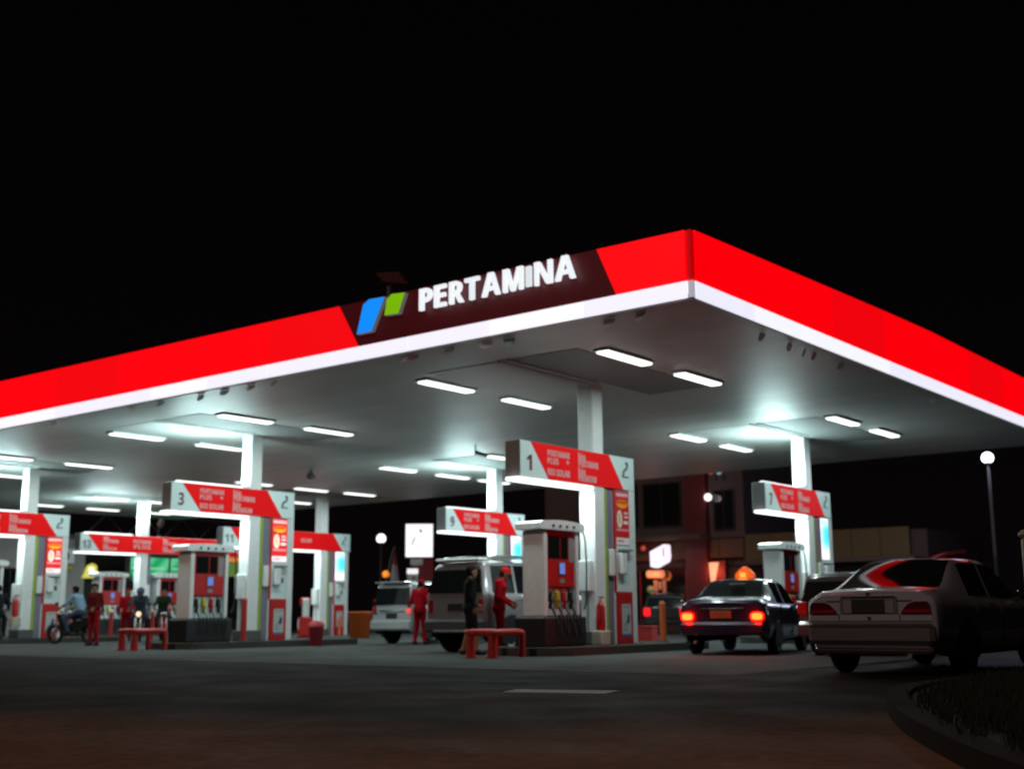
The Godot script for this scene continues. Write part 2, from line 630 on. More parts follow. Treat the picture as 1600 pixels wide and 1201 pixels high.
# person facing +x; joints may be overridden by the pose
func person(label: String, at: Vector3, yaw: float, pose: Dictionary, co: Dictionary, group := "") -> Node3D:
	var o := thing("person", label, "person", at, yaw, group)
	var J := {"hip": Vector3(0, 0.90, 0), "waist": Vector3(0.0, 1.08, 0), "chest": Vector3(0.0, 1.30, 0), "neck": Vector3(0.0, 1.43, 0), "head": Vector3(0.035, 1.565, 0),
		"shL": Vector3(0, 1.385, -0.175), "shR": Vector3(0, 1.385, 0.175), "elL": Vector3(-0.02, 1.11, -0.235), "elR": Vector3(-0.02, 1.11, 0.235), "wrL": Vector3(0.06, 0.88, -0.235), "wrR": Vector3(0.06, 0.88, 0.235),
		"hpL": Vector3(0, 0.88, -0.09), "hpR": Vector3(0, 0.88, 0.09), "knL": Vector3(0.02, 0.49, -0.10), "knR": Vector3(0.02, 0.49, 0.10), "anL": Vector3(-0.02, 0.09, -0.11), "anR": Vector3(-0.02, 0.09, 0.11), "headyaw": 0.0, "headtilt": 0.0, "curl": 0.9}
	J.merge(pose, true)
	var top: Color = co.top
	var legs: Color = co.legs
	var skin: Color = co.skin
	var sh: Color = co.shoes
	var fore: Color = co.get("fore", skin)
	var shin: Color = co.get("shin", legs)
	var w: Vector3 = J.waist
	var c: Vector3 = J.chest
	var h: Vector3 = J.hip
	var zz := Vector3(0, 0, 1)
	var P := [
		[h + zz * 0.07, 0.118, h - zz * 0.07, 0.118, legs], [h + Vector3(-0.04, -0.03, 0.06), 0.10, h + Vector3(-0.04, -0.03, -0.06), 0.10, legs],
		[w + zz * 0.06, 0.112, w - zz * 0.06, 0.112, top], [h + Vector3(0, 0.08, 0.05), 0.11, h + Vector3(0, 0.08, -0.05), 0.11, top],
		[c + zz * 0.075, 0.118, c - zz * 0.075, 0.118, top], [w.lerp(c, 0.5) + zz * 0.07, 0.112, w.lerp(c, 0.5) - zz * 0.07, 0.112, top],
		[J.shL, 0.066, J.shR, 0.066, top], [J.neck - (J.head - J.neck) * 0.3, 0.062, J.neck + (J.head - J.neck) * 0.5, 0.05, skin], [J.neck - Vector3(0, 0.05, 0), 0.075, J.neck - Vector3(0, 0.005, 0), 0.062, top]]
	for s in ["L", "R"]:
		P.append([J["sh" + s], 0.063, J["el" + s], 0.047, top])
		P.append([J["el" + s], 0.045, J["wr" + s], 0.031, fore])
		P.append([J["hp" + s], 0.098, J["kn" + s], 0.064, legs])
		P.append([J["kn" + s], 0.062, J["an" + s], 0.046, shin])
		var an: Vector3 = J["an" + s]
		var td: Vector3 = J.get("toe" + s, Vector3(1, 0, 0.12 if s == "R" else -0.12))
		P.append([an + Vector3(-0.03, -0.045, 0), 0.042, an + td * 0.15 + Vector3(0, -0.055, 0), 0.034, sh])
		P.append([an, 0.045, an + td * 0.05 + Vector3(0, -0.03, 0), 0.042, sh])
	var arr := {"v": PackedVector3Array(), "c": PackedColorArray(), "i": PackedInt32Array()}
	blob(arr, P, 0.0145, 0.03, Transform3D.IDENTITY)
	for s in ["L", "R"]:
		var d: Vector3 = (J["wr" + s] - J["el" + s]).normalized()
		var inward := Vector3(0, 0, 1 if s == "L" else -1)
		var back := (-inward + d * inward.dot(d)).normalized()
		var bs := Basis(d, back, d.cross(back))
		var fwd := bs.z.x + bs.z.y * 0.2
		blob(arr, hand_prims(skin, J.curl, 1.0 if fwd > 0.0 else -1.0), 0.0055, 0.008, Transform3D(bs, J["wr" + s] - d * 0.01))
	# head: x forward, z to its right
	var hx := Basis(Vector3.UP, deg_to_rad(J.headyaw)) * Basis(Vector3(0, 0, 1), deg_to_rad(J.headtilt))
	var hair: Color = co.hair
	var hat: Color = co.get("cap", hair)
	var H := [
		[Vector3(-0.025, 0.03, 0), 0.084, Vector3(0.02, 0.035, 0), 0.078, skin], [Vector3(0.03, -0.03, 0), 0.062, Vector3(0.045, -0.075, 0), 0.042, skin],
		[Vector3(0.0, -0.02, 0.035), 0.042, Vector3(0.03, -0.06, 0.025), 0.03, skin], [Vector3(0.0, -0.02, -0.035), 0.042, Vector3(0.03, -0.06, -0.025), 0.03, skin],
		[Vector3(0.092, 0.012, 0), 0.009, Vector3(0.108, -0.022, 0), 0.013, skin], [Vector3(0.082, 0.026, 0.03), 0.011, Vector3(0.082, 0.026, -0.03), 0.011, skin],
		[Vector3(0.0, 0.005, 0.082), 0.014, Vector3(-0.008, -0.025, 0.079), 0.011, skin], [Vector3(0.0, 0.005, -0.082), 0.014, Vector3(-0.008, -0.025, -0.079), 0.011, skin],
		[Vector3(0.086, 0.008, 0.032), 0.0085, Vector3(0.086, 0.008, 0.030), 0.0085, Color(0.01, 0.01, 0.01)], [Vector3(0.086, 0.008, -0.032), 0.0085, Vector3(0.086, 0.008, -0.030), 0.0085, Color(0.01, 0.01, 0.01)],
		[Vector3(0.086, -0.055, 0.018), 0.0075, Vector3(0.086, -0.055, -0.018), 0.0075, Color(0.16, 0.05, 0.045)],
		[Vector3(-0.035, 0.045, 0), 0.088, Vector3(0.012, 0.062, 0), 0.080, hat], [Vector3(-0.05, -0.02, 0), 0.066, Vector3(-0.045, 0.03, 0), 0.082, hair], [Vector3(-0.02, 0.0, 0.03), 0.06, Vector3(-0.02, 0.03, -0.03), 0.06, hair]]
	if co.has("helmet"):
		H.append([Vector3(-0.02, 0.03, 0), 0.125, Vector3(0.02, 0.04, 0), 0.115, co.helmet])
		H.append([Vector3(-0.03, -0.05, 0), 0.105, Vector3(-0.02, 0.0, 0), 0.12, co.helmet])
	blob(arr, H, 0.0075, 0.012, Transform3D(hx, J.head))
	var m := mat("cloth_and_skin", Color.WHITE, 0.9)
	m.metallic_specular = 0.2
	m.vertex_color_use_as_albedo = true
	commit_blob("body", arr, m, o)
	if co.has("cap"):
		var s := S()
		var pl := []
		for i in 13:
			var t := -PI / 2 + PI * i / 12.0
			pl.append(Vector2(0.06 + cos(t) * 0.105, sin(t) * 0.078))
		extr(s, pl, -0.005, 0.005, Transform3D(hx * Basis(Vector3(1, -0.18, 0), Vector3(0, 0, 1), Vector3(0, 1, 0)), J.head + hx * Vector3(0, 0.062, 0)))
		var cm := mat("cap_%s" % str(co.cap), co.cap.linear_to_srgb(), 0.8)
		mk("cap_brim", s, cm, o)
	return o

# ------------------------------------------------------------------ vehicles (facing +x, right side +z)
# station: x, sill, half width, belt height, belt half width, roof height, roof half width
func section(t: Array) -> Array:
	var zb: float = t[1]
	var w: float = t[2]
	var hb: float = t[3]
	var wb: float = t[4]
	var hr: float = t[5]
	var wr: float = t[6]
	var P := [Vector2(w * 0.86, zb), Vector2(w * 0.97, zb + 0.09), Vector2(w, lerpf(zb, hb, 0.42)), Vector2(w * 0.99, lerpf(zb, hb, 0.80)), Vector2(lerpf(wb, w, 0.6), hb - 0.03), Vector2(wb, hb), Vector2(wr, lerpf(hb, hr, 0.88)), Vector2(wr - 0.07, lerpf(hb, hr, 0.985)), Vector2(wr * 0.5, hr + 0.014), Vector2(0, hr + 0.02)]
	var out := []
	for p in P:
		out.append(Vector3(t[0], p.y, p.x))
	return out

func car_body(o: Node3D, st: Array, glass: Array, paint: Material, gl: Material, rake := 0.0, sub := 4) -> void:
	var rows := []
	var kinds := []
	for i in st.size() - 1:
		var p0: Array = st[maxi(i - 1, 0)]
		var p3: Array = st[mini(i + 2, st.size() - 1)]
		for k in sub:
			var t := float(k) / sub
			var row := []
			for j in 7:
				var v := cubic_interpolate(st[i][j], st[i + 1][j], lerpf(st[i][j], p0[j], 0.6), lerpf(st[i + 1][j], p3[j], 0.6), t)
				row.append(v if j > 0 else lerpf(st[i][0], st[i + 1][0], t))
			rows.append(section(row))
			kinds.append(i)
	rows.append(section(st[-1]))
	if rake > 0.0:
		for row in rows:
			for j in row.size():
				var v: Vector3 = row[j]
				var d := 1.0 - (v.x - float(st[0][0])) / 0.95
				if d > 0.0:
					v.x += maxf(0.0, v.y - float(st[0][3])) * rake * minf(d, 1.0)
					row[j] = v
	var body := S()
	body.set_smooth_group(1)
	var panes := {}
	for r in rows.size() - 1:
		var g: String = glass[kinds[r]]
		for sd in [1.0, -1.0]:
			for k in 9:
				var mz := Vector3(1, 1, sd)
				var q := [rows[r][k] * mz, rows[r + 1][k] * mz, rows[r + 1][k + 1] * mz, rows[r][k + 1] * mz]
				var nn: Vector3 = (q[2] - q[0]).cross(q[3] - q[1])
				var c: Vector3 = (q[0] + q[1] + q[2] + q[3]) * 0.25
				var out := Vector3(0, 0.3, sd) if k < 6 else Vector3(0, 1, 0)
				if nn.length() < 1e-7:
					continue
				var key := ""
				if k == 5 and g.contains("s"):
					key = "side_window%d%d" % [kinds[r], sd]
				elif k >= 7 and g.contains("f"):
					key = "windshield"
				elif k >= 7 and g.contains("r"):
					key = "rear_window"
				var s: SurfaceTool = body
				if key != "":
					if not panes.has(key):
						panes[key] = S()
						panes[key].set_smooth_group(1)
					s = panes[key]
				face(s, q, out)
	for e in [0, rows.size() - 1]:
		body.set_smooth_group(2 + e)
		var d := Vector3(-1 if e == 0 else 1, 0, 0)
		for k in 9:
			for sd in [1.0, -1.0]:
				var m := Vector3(1, 1, sd)
				var a: Vector3 = rows[e][k] * m
				var b: Vector3 = rows[e][k + 1] * m
				face(body, [a, b, Vector3(b.x, b.y, 0), Vector3(a.x, a.y, 0)], d)
		for sd in [1.0, -1.0]:
			pass
	mk("body", body, paint, o)
	for key in panes:
		mk("side_window" if key.begins_with("side") else key, panes[key], gl, o)

func wheel(o: Node3D, x: float, z: float, r: float, w: float, rim: Material) -> void:
	var sg := signf(z)
	var n := Node3D.new()
	n.name = "wheel"
	o.add_child(n, true)
	n.position = Vector3(x, r, z)
	var xf := Transform3D(Basis(Vector3.RIGHT, PI / 2 * sg), Vector3.ZERO)
	var s := S()
	lathe(s, [Vector2(r * 0.62, -w * 0.5), Vector2(r * 0.9, -w * 0.5), Vector2(r, -w * 0.34), Vector2(r, w * 0.34), Vector2(r * 0.92, w * 0.5), Vector2(r * 0.64, w * 0.5), Vector2(r * 0.60, w * 0.38)], 28, xf)
	mk("tyre", s, mats.rubber, n)
	s = S()
	lathe(s, [Vector2(r * 0.63, w * 0.42), Vector2(r * 0.58, w * 0.40), Vector2(r * 0.52, w * 0.18), Vector2(r * 0.14, w * 0.26), Vector2(0.0, w * 0.28)], 24, xf)
	for i in 5:
		var t := TAU * i / 5.0
		box(s, Vector3(cos(t) * r * 0.36, sin(t) * r * 0.36, w * 0.3 * sg), Vector3(r * 0.5, r * 0.15, w * 0.12), 0.006, Basis(Vector3(0, 0, 1), t))
	mk("rim", s, rim, n)

func arches(o: Node3D, xs: Array, zw: float, r: float) -> void:
	for x in xs:
		for sd in [1.0, -1.0]:
			var pl := []
			for i in 17:
				var t := PI * i / 16.0
				pl.append(Vector2(x + cos(t) * r * 1.17, r * 0.95 + sin(t) * r * 1.17))
			pl.append(Vector2(x - r * 1.17, r * 0.62))
			pl.append(Vector2(x + r * 1.17, r * 0.62))
			var s := S()
			extr(s, pl, zw * sd - 0.10 * sd, (zw + 0.006) * sd)
			mk("wheel_arch", s, mats.black, o)

func mirrors(o: Node3D, x: float, y: float, z: float, m: Material) -> void:
	for sd in [1.0, -1.0]:
		var s := S()
		box(s, Vector3(x, y, (z + 0.12) * sd), Vector3(0.11, 0.13, 0.2), 0.04)
		box(s, Vector3(x + 0.02, y - 0.05, (z + 0.01) * sd), Vector3(0.06, 0.04, 0.1), 0.01)
		mk("door_mirror", s, m, o)

func paint(n: String, c: Color, rough := 0.3, metal := 0.3) -> StandardMaterial3D:
	var m := mat(n, c, rough, metal)
	m.clearcoat_enabled = true
	m.clearcoat = 1.0
	m.clearcoat_roughness = 0.06
	return m

func silver_sedan() -> void:
	var o := thing("sedan", "silver sedan with dark plate and unlit tail lights outside the canopy edge", "car", V(1.07, 0, -3.02), 0.0)
	o.scale.z = 0.95
	var p := paint("silver_paint", lin(0.33, 0.35, 0.40), 0.32, 0.15)
	var st := [
		[-2.42, 0.44, 0.80, 0.91, 0.73, 0.96, 0.64], [-2.38, 0.34, 0.85, 0.94, 0.76, 0.99, 0.68], [-2.22, 0.26, 0.87, 0.965, 0.78, 1.02, 0.70], [-1.80, 0.22, 0.885, 0.955, 0.79, 1.045, 0.75],
		[-1.02, 0.22, 0.885, 0.945, 0.79, 1.405, 0.64], [-0.25, 0.22, 0.885, 0.94, 0.79, 1.435, 0.63], [-0.17, 0.22, 0.885, 0.94, 0.79, 1.437, 0.63], [0.48, 0.22, 0.885, 0.925, 0.79, 1.40, 0.60],
		[1.22, 0.22, 0.88, 0.91, 0.80, 0.965, 0.72], [1.95, 0.24, 0.86, 0.83, 0.78, 0.87, 0.66], [2.28, 0.30, 0.82, 0.72, 0.70, 0.76, 0.58], [2.40, 0.40, 0.72, 0.62, 0.60, 0.66, 0.50]]
	car_body(o, st, ["", "", "", "r", "s", "", "s", "sf", "", "", ""], p, mats.glass_dark)
	arches(o, [-1.42, 1.42], 0.885, 0.32)
	for x in [-1.42, 1.42]:
		for z in [-0.80, 0.80]:
			wheel(o, x, z, 0.32, 0.20, mats.steel)
	mirrors(o, 0.72, 0.98, 0.86, mats.chrome)
	# rear: bumper with two bright mouldings, lamps, plate recess
	var s := S()
	box(s, Vector3(-2.40, 0.50, 0), Vector3(0.16, 0.26, 1.66), 0.05)
	box(s, Vector3(-2.34, 0.33, 0), Vector3(0.16, 0.14, 1.56), 0.04)
	mk("rear_bumper", s, paint("bumper_dark", lin(0.10, 0.10, 0.105), 0.35, 0.1), o)
	boxp("bumper_moulding", Vector3(-2.492, 0.575, -0.80), Vector3(-2.47, 0.60, 0.80), mats.chrome, o, 0.006)
	boxp("bumper_moulding", Vector3(-2.43, 0.315, -0.74), Vector3(-2.41, 0.335, 0.74), mats.chrome, o, 0.006)
	var lamp := mat("tail_red_dark", lin(0.07, 0.004, 0.006), 0.15)
	var lamp2 := mat("tail_red_low", lin(0.25, 0.008, 0.010), 0.15)
	for sd in [1.0, -1.0]:
		s = S()
		extr(s, [Vector2(0.80, 0.735), Vector2(0.42, 0.735), Vector2(0.455, 0.79), Vector2(0.52, 0.85), Vector2(0.60, 0.875), Vector2(0.76, 0.875), Vector2(0.79, 0.83)].map(func(v): return Vector2(-v.x * sd, v.y)), 0.0, 0.10, Transform3D(Basis(Vector3(0, 0, -1), Vector3.UP, Vector3(1, 0, 0)), Vector3(-2.445, 0, 0)))
		var l := mk("tail_light", s, lamp, o)
		s = S()
		boxc(s, Vector3(-2.452, 0.742, 0.45 * sd), Vector3(-2.44, 0.785, 0.79 * sd), 0.004)
		mk("reflector", s, lamp2, l)
	boxp("plate_recess", Vector3(-2.432, 0.735, -0.38), Vector3(-2.41, 0.925, 0.38), mats.grey_dark, o)
	boxp("plate_surround", Vector3(-2.44, 0.745, -0.33), Vector3(-2.428, 0.90, 0.33), mat("plate_surround", lin(0.20, 0.20, 0.21), 0.35), o, 0.003)
	boxp("number_plate", Vector3(-2.45, 0.745, -0.22), Vector3(-2.439, 0.905, 0.22), mats.black, o, 0.003)
	boxp("trunk_handle", Vector3(-2.445, 0.925, -0.36), Vector3(-2.40, 0.945, 0.36), mats.chrome, o, 0.006)
	boxp("lock", Vector3(-2.44, 0.67, -0.02), Vector3(-2.42, 0.70, 0.02), mats.black, o)
	for q in [[-2.432, 0.645, -0.80, 0.652, 0.80], [-2.436, 0.655, -0.405, 0.73, -0.398], [-2.436, 0.655, 0.398, 0.73, 0.405], [-2.436, 0.885, -0.56, 0.892, -0.38], [-2.436, 0.885, 0.38, 0.892, 0.56]]:
		boxp("shut_line", Vector3(q[0], q[1], q[2]), Vector3(q[0] + 0.02, q[3], q[4]), mats.black, o)
	boxp("badge", Vector3(-2.445, 0.955, -0.03), Vector3(-2.40, 0.985, 0.03), mats.chrome, o, 0.008)
	for sd in [1.0, -1.0]:
		for x in [-0.98, 0.02, 0.98]:
			boxp("door_gap", Vector3(x, 0.30, 0.874 * sd), Vector3(x + 0.008, 0.90, 0.889 * sd), mats.black, o)
		boxp("window_moulding", Vector3(-1.0, 0.915, 0.80 * sd), Vector3(1.0, 0.93, 0.832 * sd), mats.chrome, o, 0.004)
	s = S()
	cyl(s, Vector3(-2.45, 0.24, 0.5), Vector3(-2.2, 0.24, 0.5), 0.03, 0.03)
	mk("exhaust_pipe", s, mats.steel, o)
	for sd in [1.0, -1.0]:
		boxp("headlight", Vector3(2.22, 0.58, 0.45 * sd), Vector3(2.36, 0.70, 0.72 * sd), mats.glass_dark, o, 0.03)
		boxp("side_moulding", Vector3(-1.05, 0.52, 0.882 * sd), Vector3(1.05, 0.58, 0.897 * sd), p, o, 0.004)
		for x in [-0.55, 0.35]:
			boxp("door_handle", Vector3(x, 0.83, 0.874 * sd), Vector3(x + 0.18, 0.855, 0.90 * sd), mats.chrome, o, 0.006)

func taxi() -> void:
	var o := thing("taxi", "dark blue taxi with glowing brake lights and lit orange roof lamp", "car", V(6.23, 0, 2.52), 14.0)
	var p := paint("navy_paint", lin(0.007, 0.007, 0.030), 0.3, 0.2)
	var st := [
		[-2.12, 0.44, 0.70, 0.86, 0.62, 0.93, 0.56], [-2.08, 0.32, 0.79, 0.93, 0.70, 0.99, 0.63], [-1.92, 0.24, 0.825, 0.955, 0.73, 1.02, 0.65], [-1.50, 0.22, 0.835, 0.95, 0.74, 1.045, 0.66],
		[-0.85, 0.22, 0.84, 0.94, 0.74, 1.365, 0.57], [-0.25, 0.22, 0.84, 0.93, 0.74, 1.39, 0.58], [-0.17, 0.22, 0.84, 0.93, 0.74, 1.39, 0.58], [0.42, 0.22, 0.84, 0.92, 0.74, 1.355, 0.57],
		[1.08, 0.22, 0.835, 0.90, 0.75, 0.955, 0.68], [1.75, 0.24, 0.81, 0.81, 0.73, 0.84, 0.62], [2.02, 0.30, 0.77, 0.70, 0.66, 0.74, 0.56], [2.12, 0.40, 0.68, 0.60, 0.56, 0.64, 0.48]]
	car_body(o, st, ["", "", "", "r", "s", "", "s", "sf", "", "", ""], p, mats.glass_dark)
	arches(o, [-1.25, 1.25], 0.838, 0.29)
	for x in [-1.25, 1.25]:
		for z in [-0.74, 0.74]:
			wheel(o, x, z, 0.29, 0.18, mats.steel)
	mirrors(o, 0.62, 0.96, 0.80, p)
	var s := S()
	box(s, Vector3(-2.09, 0.48, 0), Vector3(0.18, 0.24, 1.58), 0.05)
	mk("rear_bumper", s, p, o)
	var lit := glow("brake_lit", Color(1.0, 0.58, 0.20), 1.9, lin(0.5, 0.02, 0.02))
	var rim_red := glow("brake_rim", Color(1.0, 0.01, 0.02), 1.0, lin(0.4, 0.01, 0.01))
	for sd in [1.0, -1.0]:
		var l: MeshInstance3D
		for k in 2:
			var ov := []
			for i in 20:
				var t := TAU * i / 20.0
				var e := Vector2(signf(cos(t)) * pow(absf(cos(t)), 0.65), signf(sin(t)) * pow(absf(sin(t)), 0.65))
				ov.append(Vector2((-0.645 + e.x * [0.130, 0.10][k]) * sd, 0.695 + e.y * [0.085, 0.060][k]))
			s = S()
			extr(s, ov, [-2.135, -2.148][k] + 2.14, 2.14 - [2.04, 2.136][k], Transform3D(Basis(Vector3(0, 0, -1), Vector3.UP, Vector3(1, 0, 0)), Vector3(-2.14, 0, 0)))
			if k == 0:
				l = mk("brake_light", s, rim_red, o)
			else:
				mk("lens", s, lit, l)
		omni(Vector3(-2.24, 0.69, 0.64 * sd), 0.5, Color(1, 0.05, 0.03), 0.1, o, "brake_light_lamp")
		for x in [-0.55, 0.35]:
			boxp("door_handle", Vector3(x, 0.82, 0.826 * sd), Vector3(x + 0.17, 0.845, 0.852 * sd), mats.chrome, o, 0.006)
		boxp("headlight", Vector3(1.98, 0.58, 0.42 * sd), Vector3(2.10, 0.69, 0.68 * sd), mats.glass_dark, o, 0.03)
	boxp("number_plate", Vector3(-2.145, 0.66, -0.21), Vector3(-2.125, 0.80, 0.17), mat("plate_orange", lin(0.16, 0.06, 0.012), 0.6), o, 0.004)
	for q in [[-2.135, 0.585, -0.76, 0.592, 0.76], [-2.135, 0.60, -0.462, 0.90, -0.456], [-2.135, 0.60, 0.456, 0.90, 0.462]]:
		boxp("shut_line", Vector3(q[0], q[1], q[2]), Vector3(q[0] + 0.02, q[3], q[4]), mats.black, o)
	for sd in [1.0, -1.0]:
		for x in [-0.98, 0.0, 0.92]:
			boxp("door_gap", Vector3(x, 0.30, 0.827 * sd), Vector3(x + 0.008, 0.89, 0.843 * sd), mats.black, o)
	boxp("trunk_trim", Vector3(-2.14, 0.82, -0.42), Vector3(-2.11, 0.845, 0.42), mats.chrome, o, 0.005)
	s = S()
	cyl(s, Vector3(-2.2, 0.24, -0.5), Vector3(-1.9, 0.24, -0.5), 0.028, 0.028)
	mk("exhaust_pipe", s, mats.steel, o)
	boxp("window_sticker", Vector3(-1.30, 1.29, -0.06), Vector3(-1.16, 1.31, 0.22), mats.grey, o)
	# roof lamp: a scalloped dome on a bar
	boxp("lamp_base", Vector3(-0.33, 1.40, -0.24), Vector3(-0.09, 1.425, 0.24), mats.black, o, 0.006)
	s = S()
	var pl := []
	for i in 25:
		var t := PI * i / 24.0
		var r := 0.18 + 0.016 * absf(sin(t * 4.0))
		pl.append(Vector2(cos(t) * r, sin(t) * r * 1.05))
	extr(s, pl, -0.075, 0.075, Transform3D(Basis(Vector3(0, 0, -1), Vector3.UP, Vector3(1, 0, 0)), Vector3(-0.21, 1.426, 0)))
	var dome := mk("roof_lamp", s, glow("taxi_orange", Color(0.98, 0.33, 0.02), 0.5, lin(0.5, 0.15, 0.01)), o)
	s = S()
	cyl(s, Vector3(-0.21, 1.59, 0), Vector3(-0.21, 1.655, 0), 0.075, 0.05, 16)
	mk("lamp_crown", s, glow("taxi_crown", Color(0.95, 0.22, 0.02), 0.75), dome)
	boxp("lamp_core", Vector3(-0.292, 1.44, -0.09), Vector3(-0.284, 1.54, 0.03), glow("taxi_core", Color(1.0, 0.70, 0.05), 0.95), dome, 0.003)
	omni(Vector3(-0.42, 1.52, 0), 0.03, Color(1, 0.45, 0.08), 0.12, o, "roof_lamp_light")

# tall cars: rear glass sits in the upright tail
func tall_car(o: Node3D, d: Dictionary) -> void:
	var L: float = d.L * 0.5
	var W: float = d.W * 0.5
	var T: float = d.H
	var B: float = d.belt
	var g: float = d.sill
	var p: Material = d.paint
	var st := [
		[-L, g + 0.16, W * 0.88, B - 0.02, W * 0.86, T - 0.10, W * 0.74], [-L + 0.05, g + 0.06, W * 0.95, B, W * 0.91, T - 0.04, W * 0.78], [-L + 0.22, g, W, B + 0.01, W * 0.94, T - 0.02, W * 0.79], [-L + 0.95, g, W, B, W * 0.94, T, W * 0.80],
		[-L + 1.03, g, W, B, W * 0.94, T, W * 0.80], [-L + 1.85, g, W, B - 0.01, W * 0.94, T, W * 0.80], [-L + 1.93, g, W, B - 0.01, W * 0.94, T, W * 0.80], [-L + 2.65, g, W, B - 0.02, W * 0.94, T - 0.05, W * 0.78],
		[L - 0.85, g, W, B - 0.04, W * 0.93, B + 0.04, W * 0.84], [L - 0.22, g + 0.02, W * 0.97, B - 0.14, W * 0.90, B - 0.09, W * 0.78], [L, g + 0.14, W * 0.82, B - 0.30, W * 0.76, B - 0.26, W * 0.66]]
	car_body(o, st, ["", "", "s", "", "s", "", "s", "sf", "", ""], p, mats.glass_dark, 0.16)
	arches(o, [-L + 0.78, L - 0.78], W - 0.002, d.r)
	for x in [-L + 0.78, L - 0.78]:
		for z in [-W + 0.10, W - 0.10]:
			wheel(o, x, z, d.r, 0.2, mats.steel)
	mirrors(o, L - 1.25, B + 0.06, W - 0.04, p)
	var s := S()
	var ww := W * 0.82
	extr(s, [Vector2(-ww, B + 0.04), Vector2(ww, B + 0.04), Vector2(ww * 0.88, T - 0.15), Vector2(-ww * 0.88, T - 0.15)], -0.02, 0.02, Transform3D(Basis(Vector3(0, 0, -1), Vector3(0.16, 1, 0).normalized(), Vector3(1, -0.16, 0).normalized()), Vector3(-L - 0.016 - 0.16 * B, 0, 0)))
	mk("rear_window", s, mats.glass_dark, o)
	s = S()
	box(s, Vector3(-L - 0.02, g + 0.24, 0), Vector3(0.17, 0.27, W * 1.86), 0.05)
	mk("rear_bumper", s, d.get("bumper", p), o)
	for sd in [1.0, -1.0]:
		for k in 2:
			var x: float = [-L + 1.0, -L + 1.95][k]
			boxp("door_handle", Vector3(x, B - 0.14, (W - 0.004) * sd), Vector3(x + 0.16, B - 0.115, (W + 0.014) * sd), p, o, 0.006)
		boxp("headlight", Vector3(L - 0.14, B - 0.42, W * 0.45 * sd), Vector3(L - 0.01, B - 0.29, W * 0.8 * sd), mats.glass_dark, o, 0.03)
	boxp("number_plate", Vector3(-L - 0.02, B - 0.34, -0.20), Vector3(-L - 0.004, B - 0.20, 0.20), mats.black, o, 0.004)

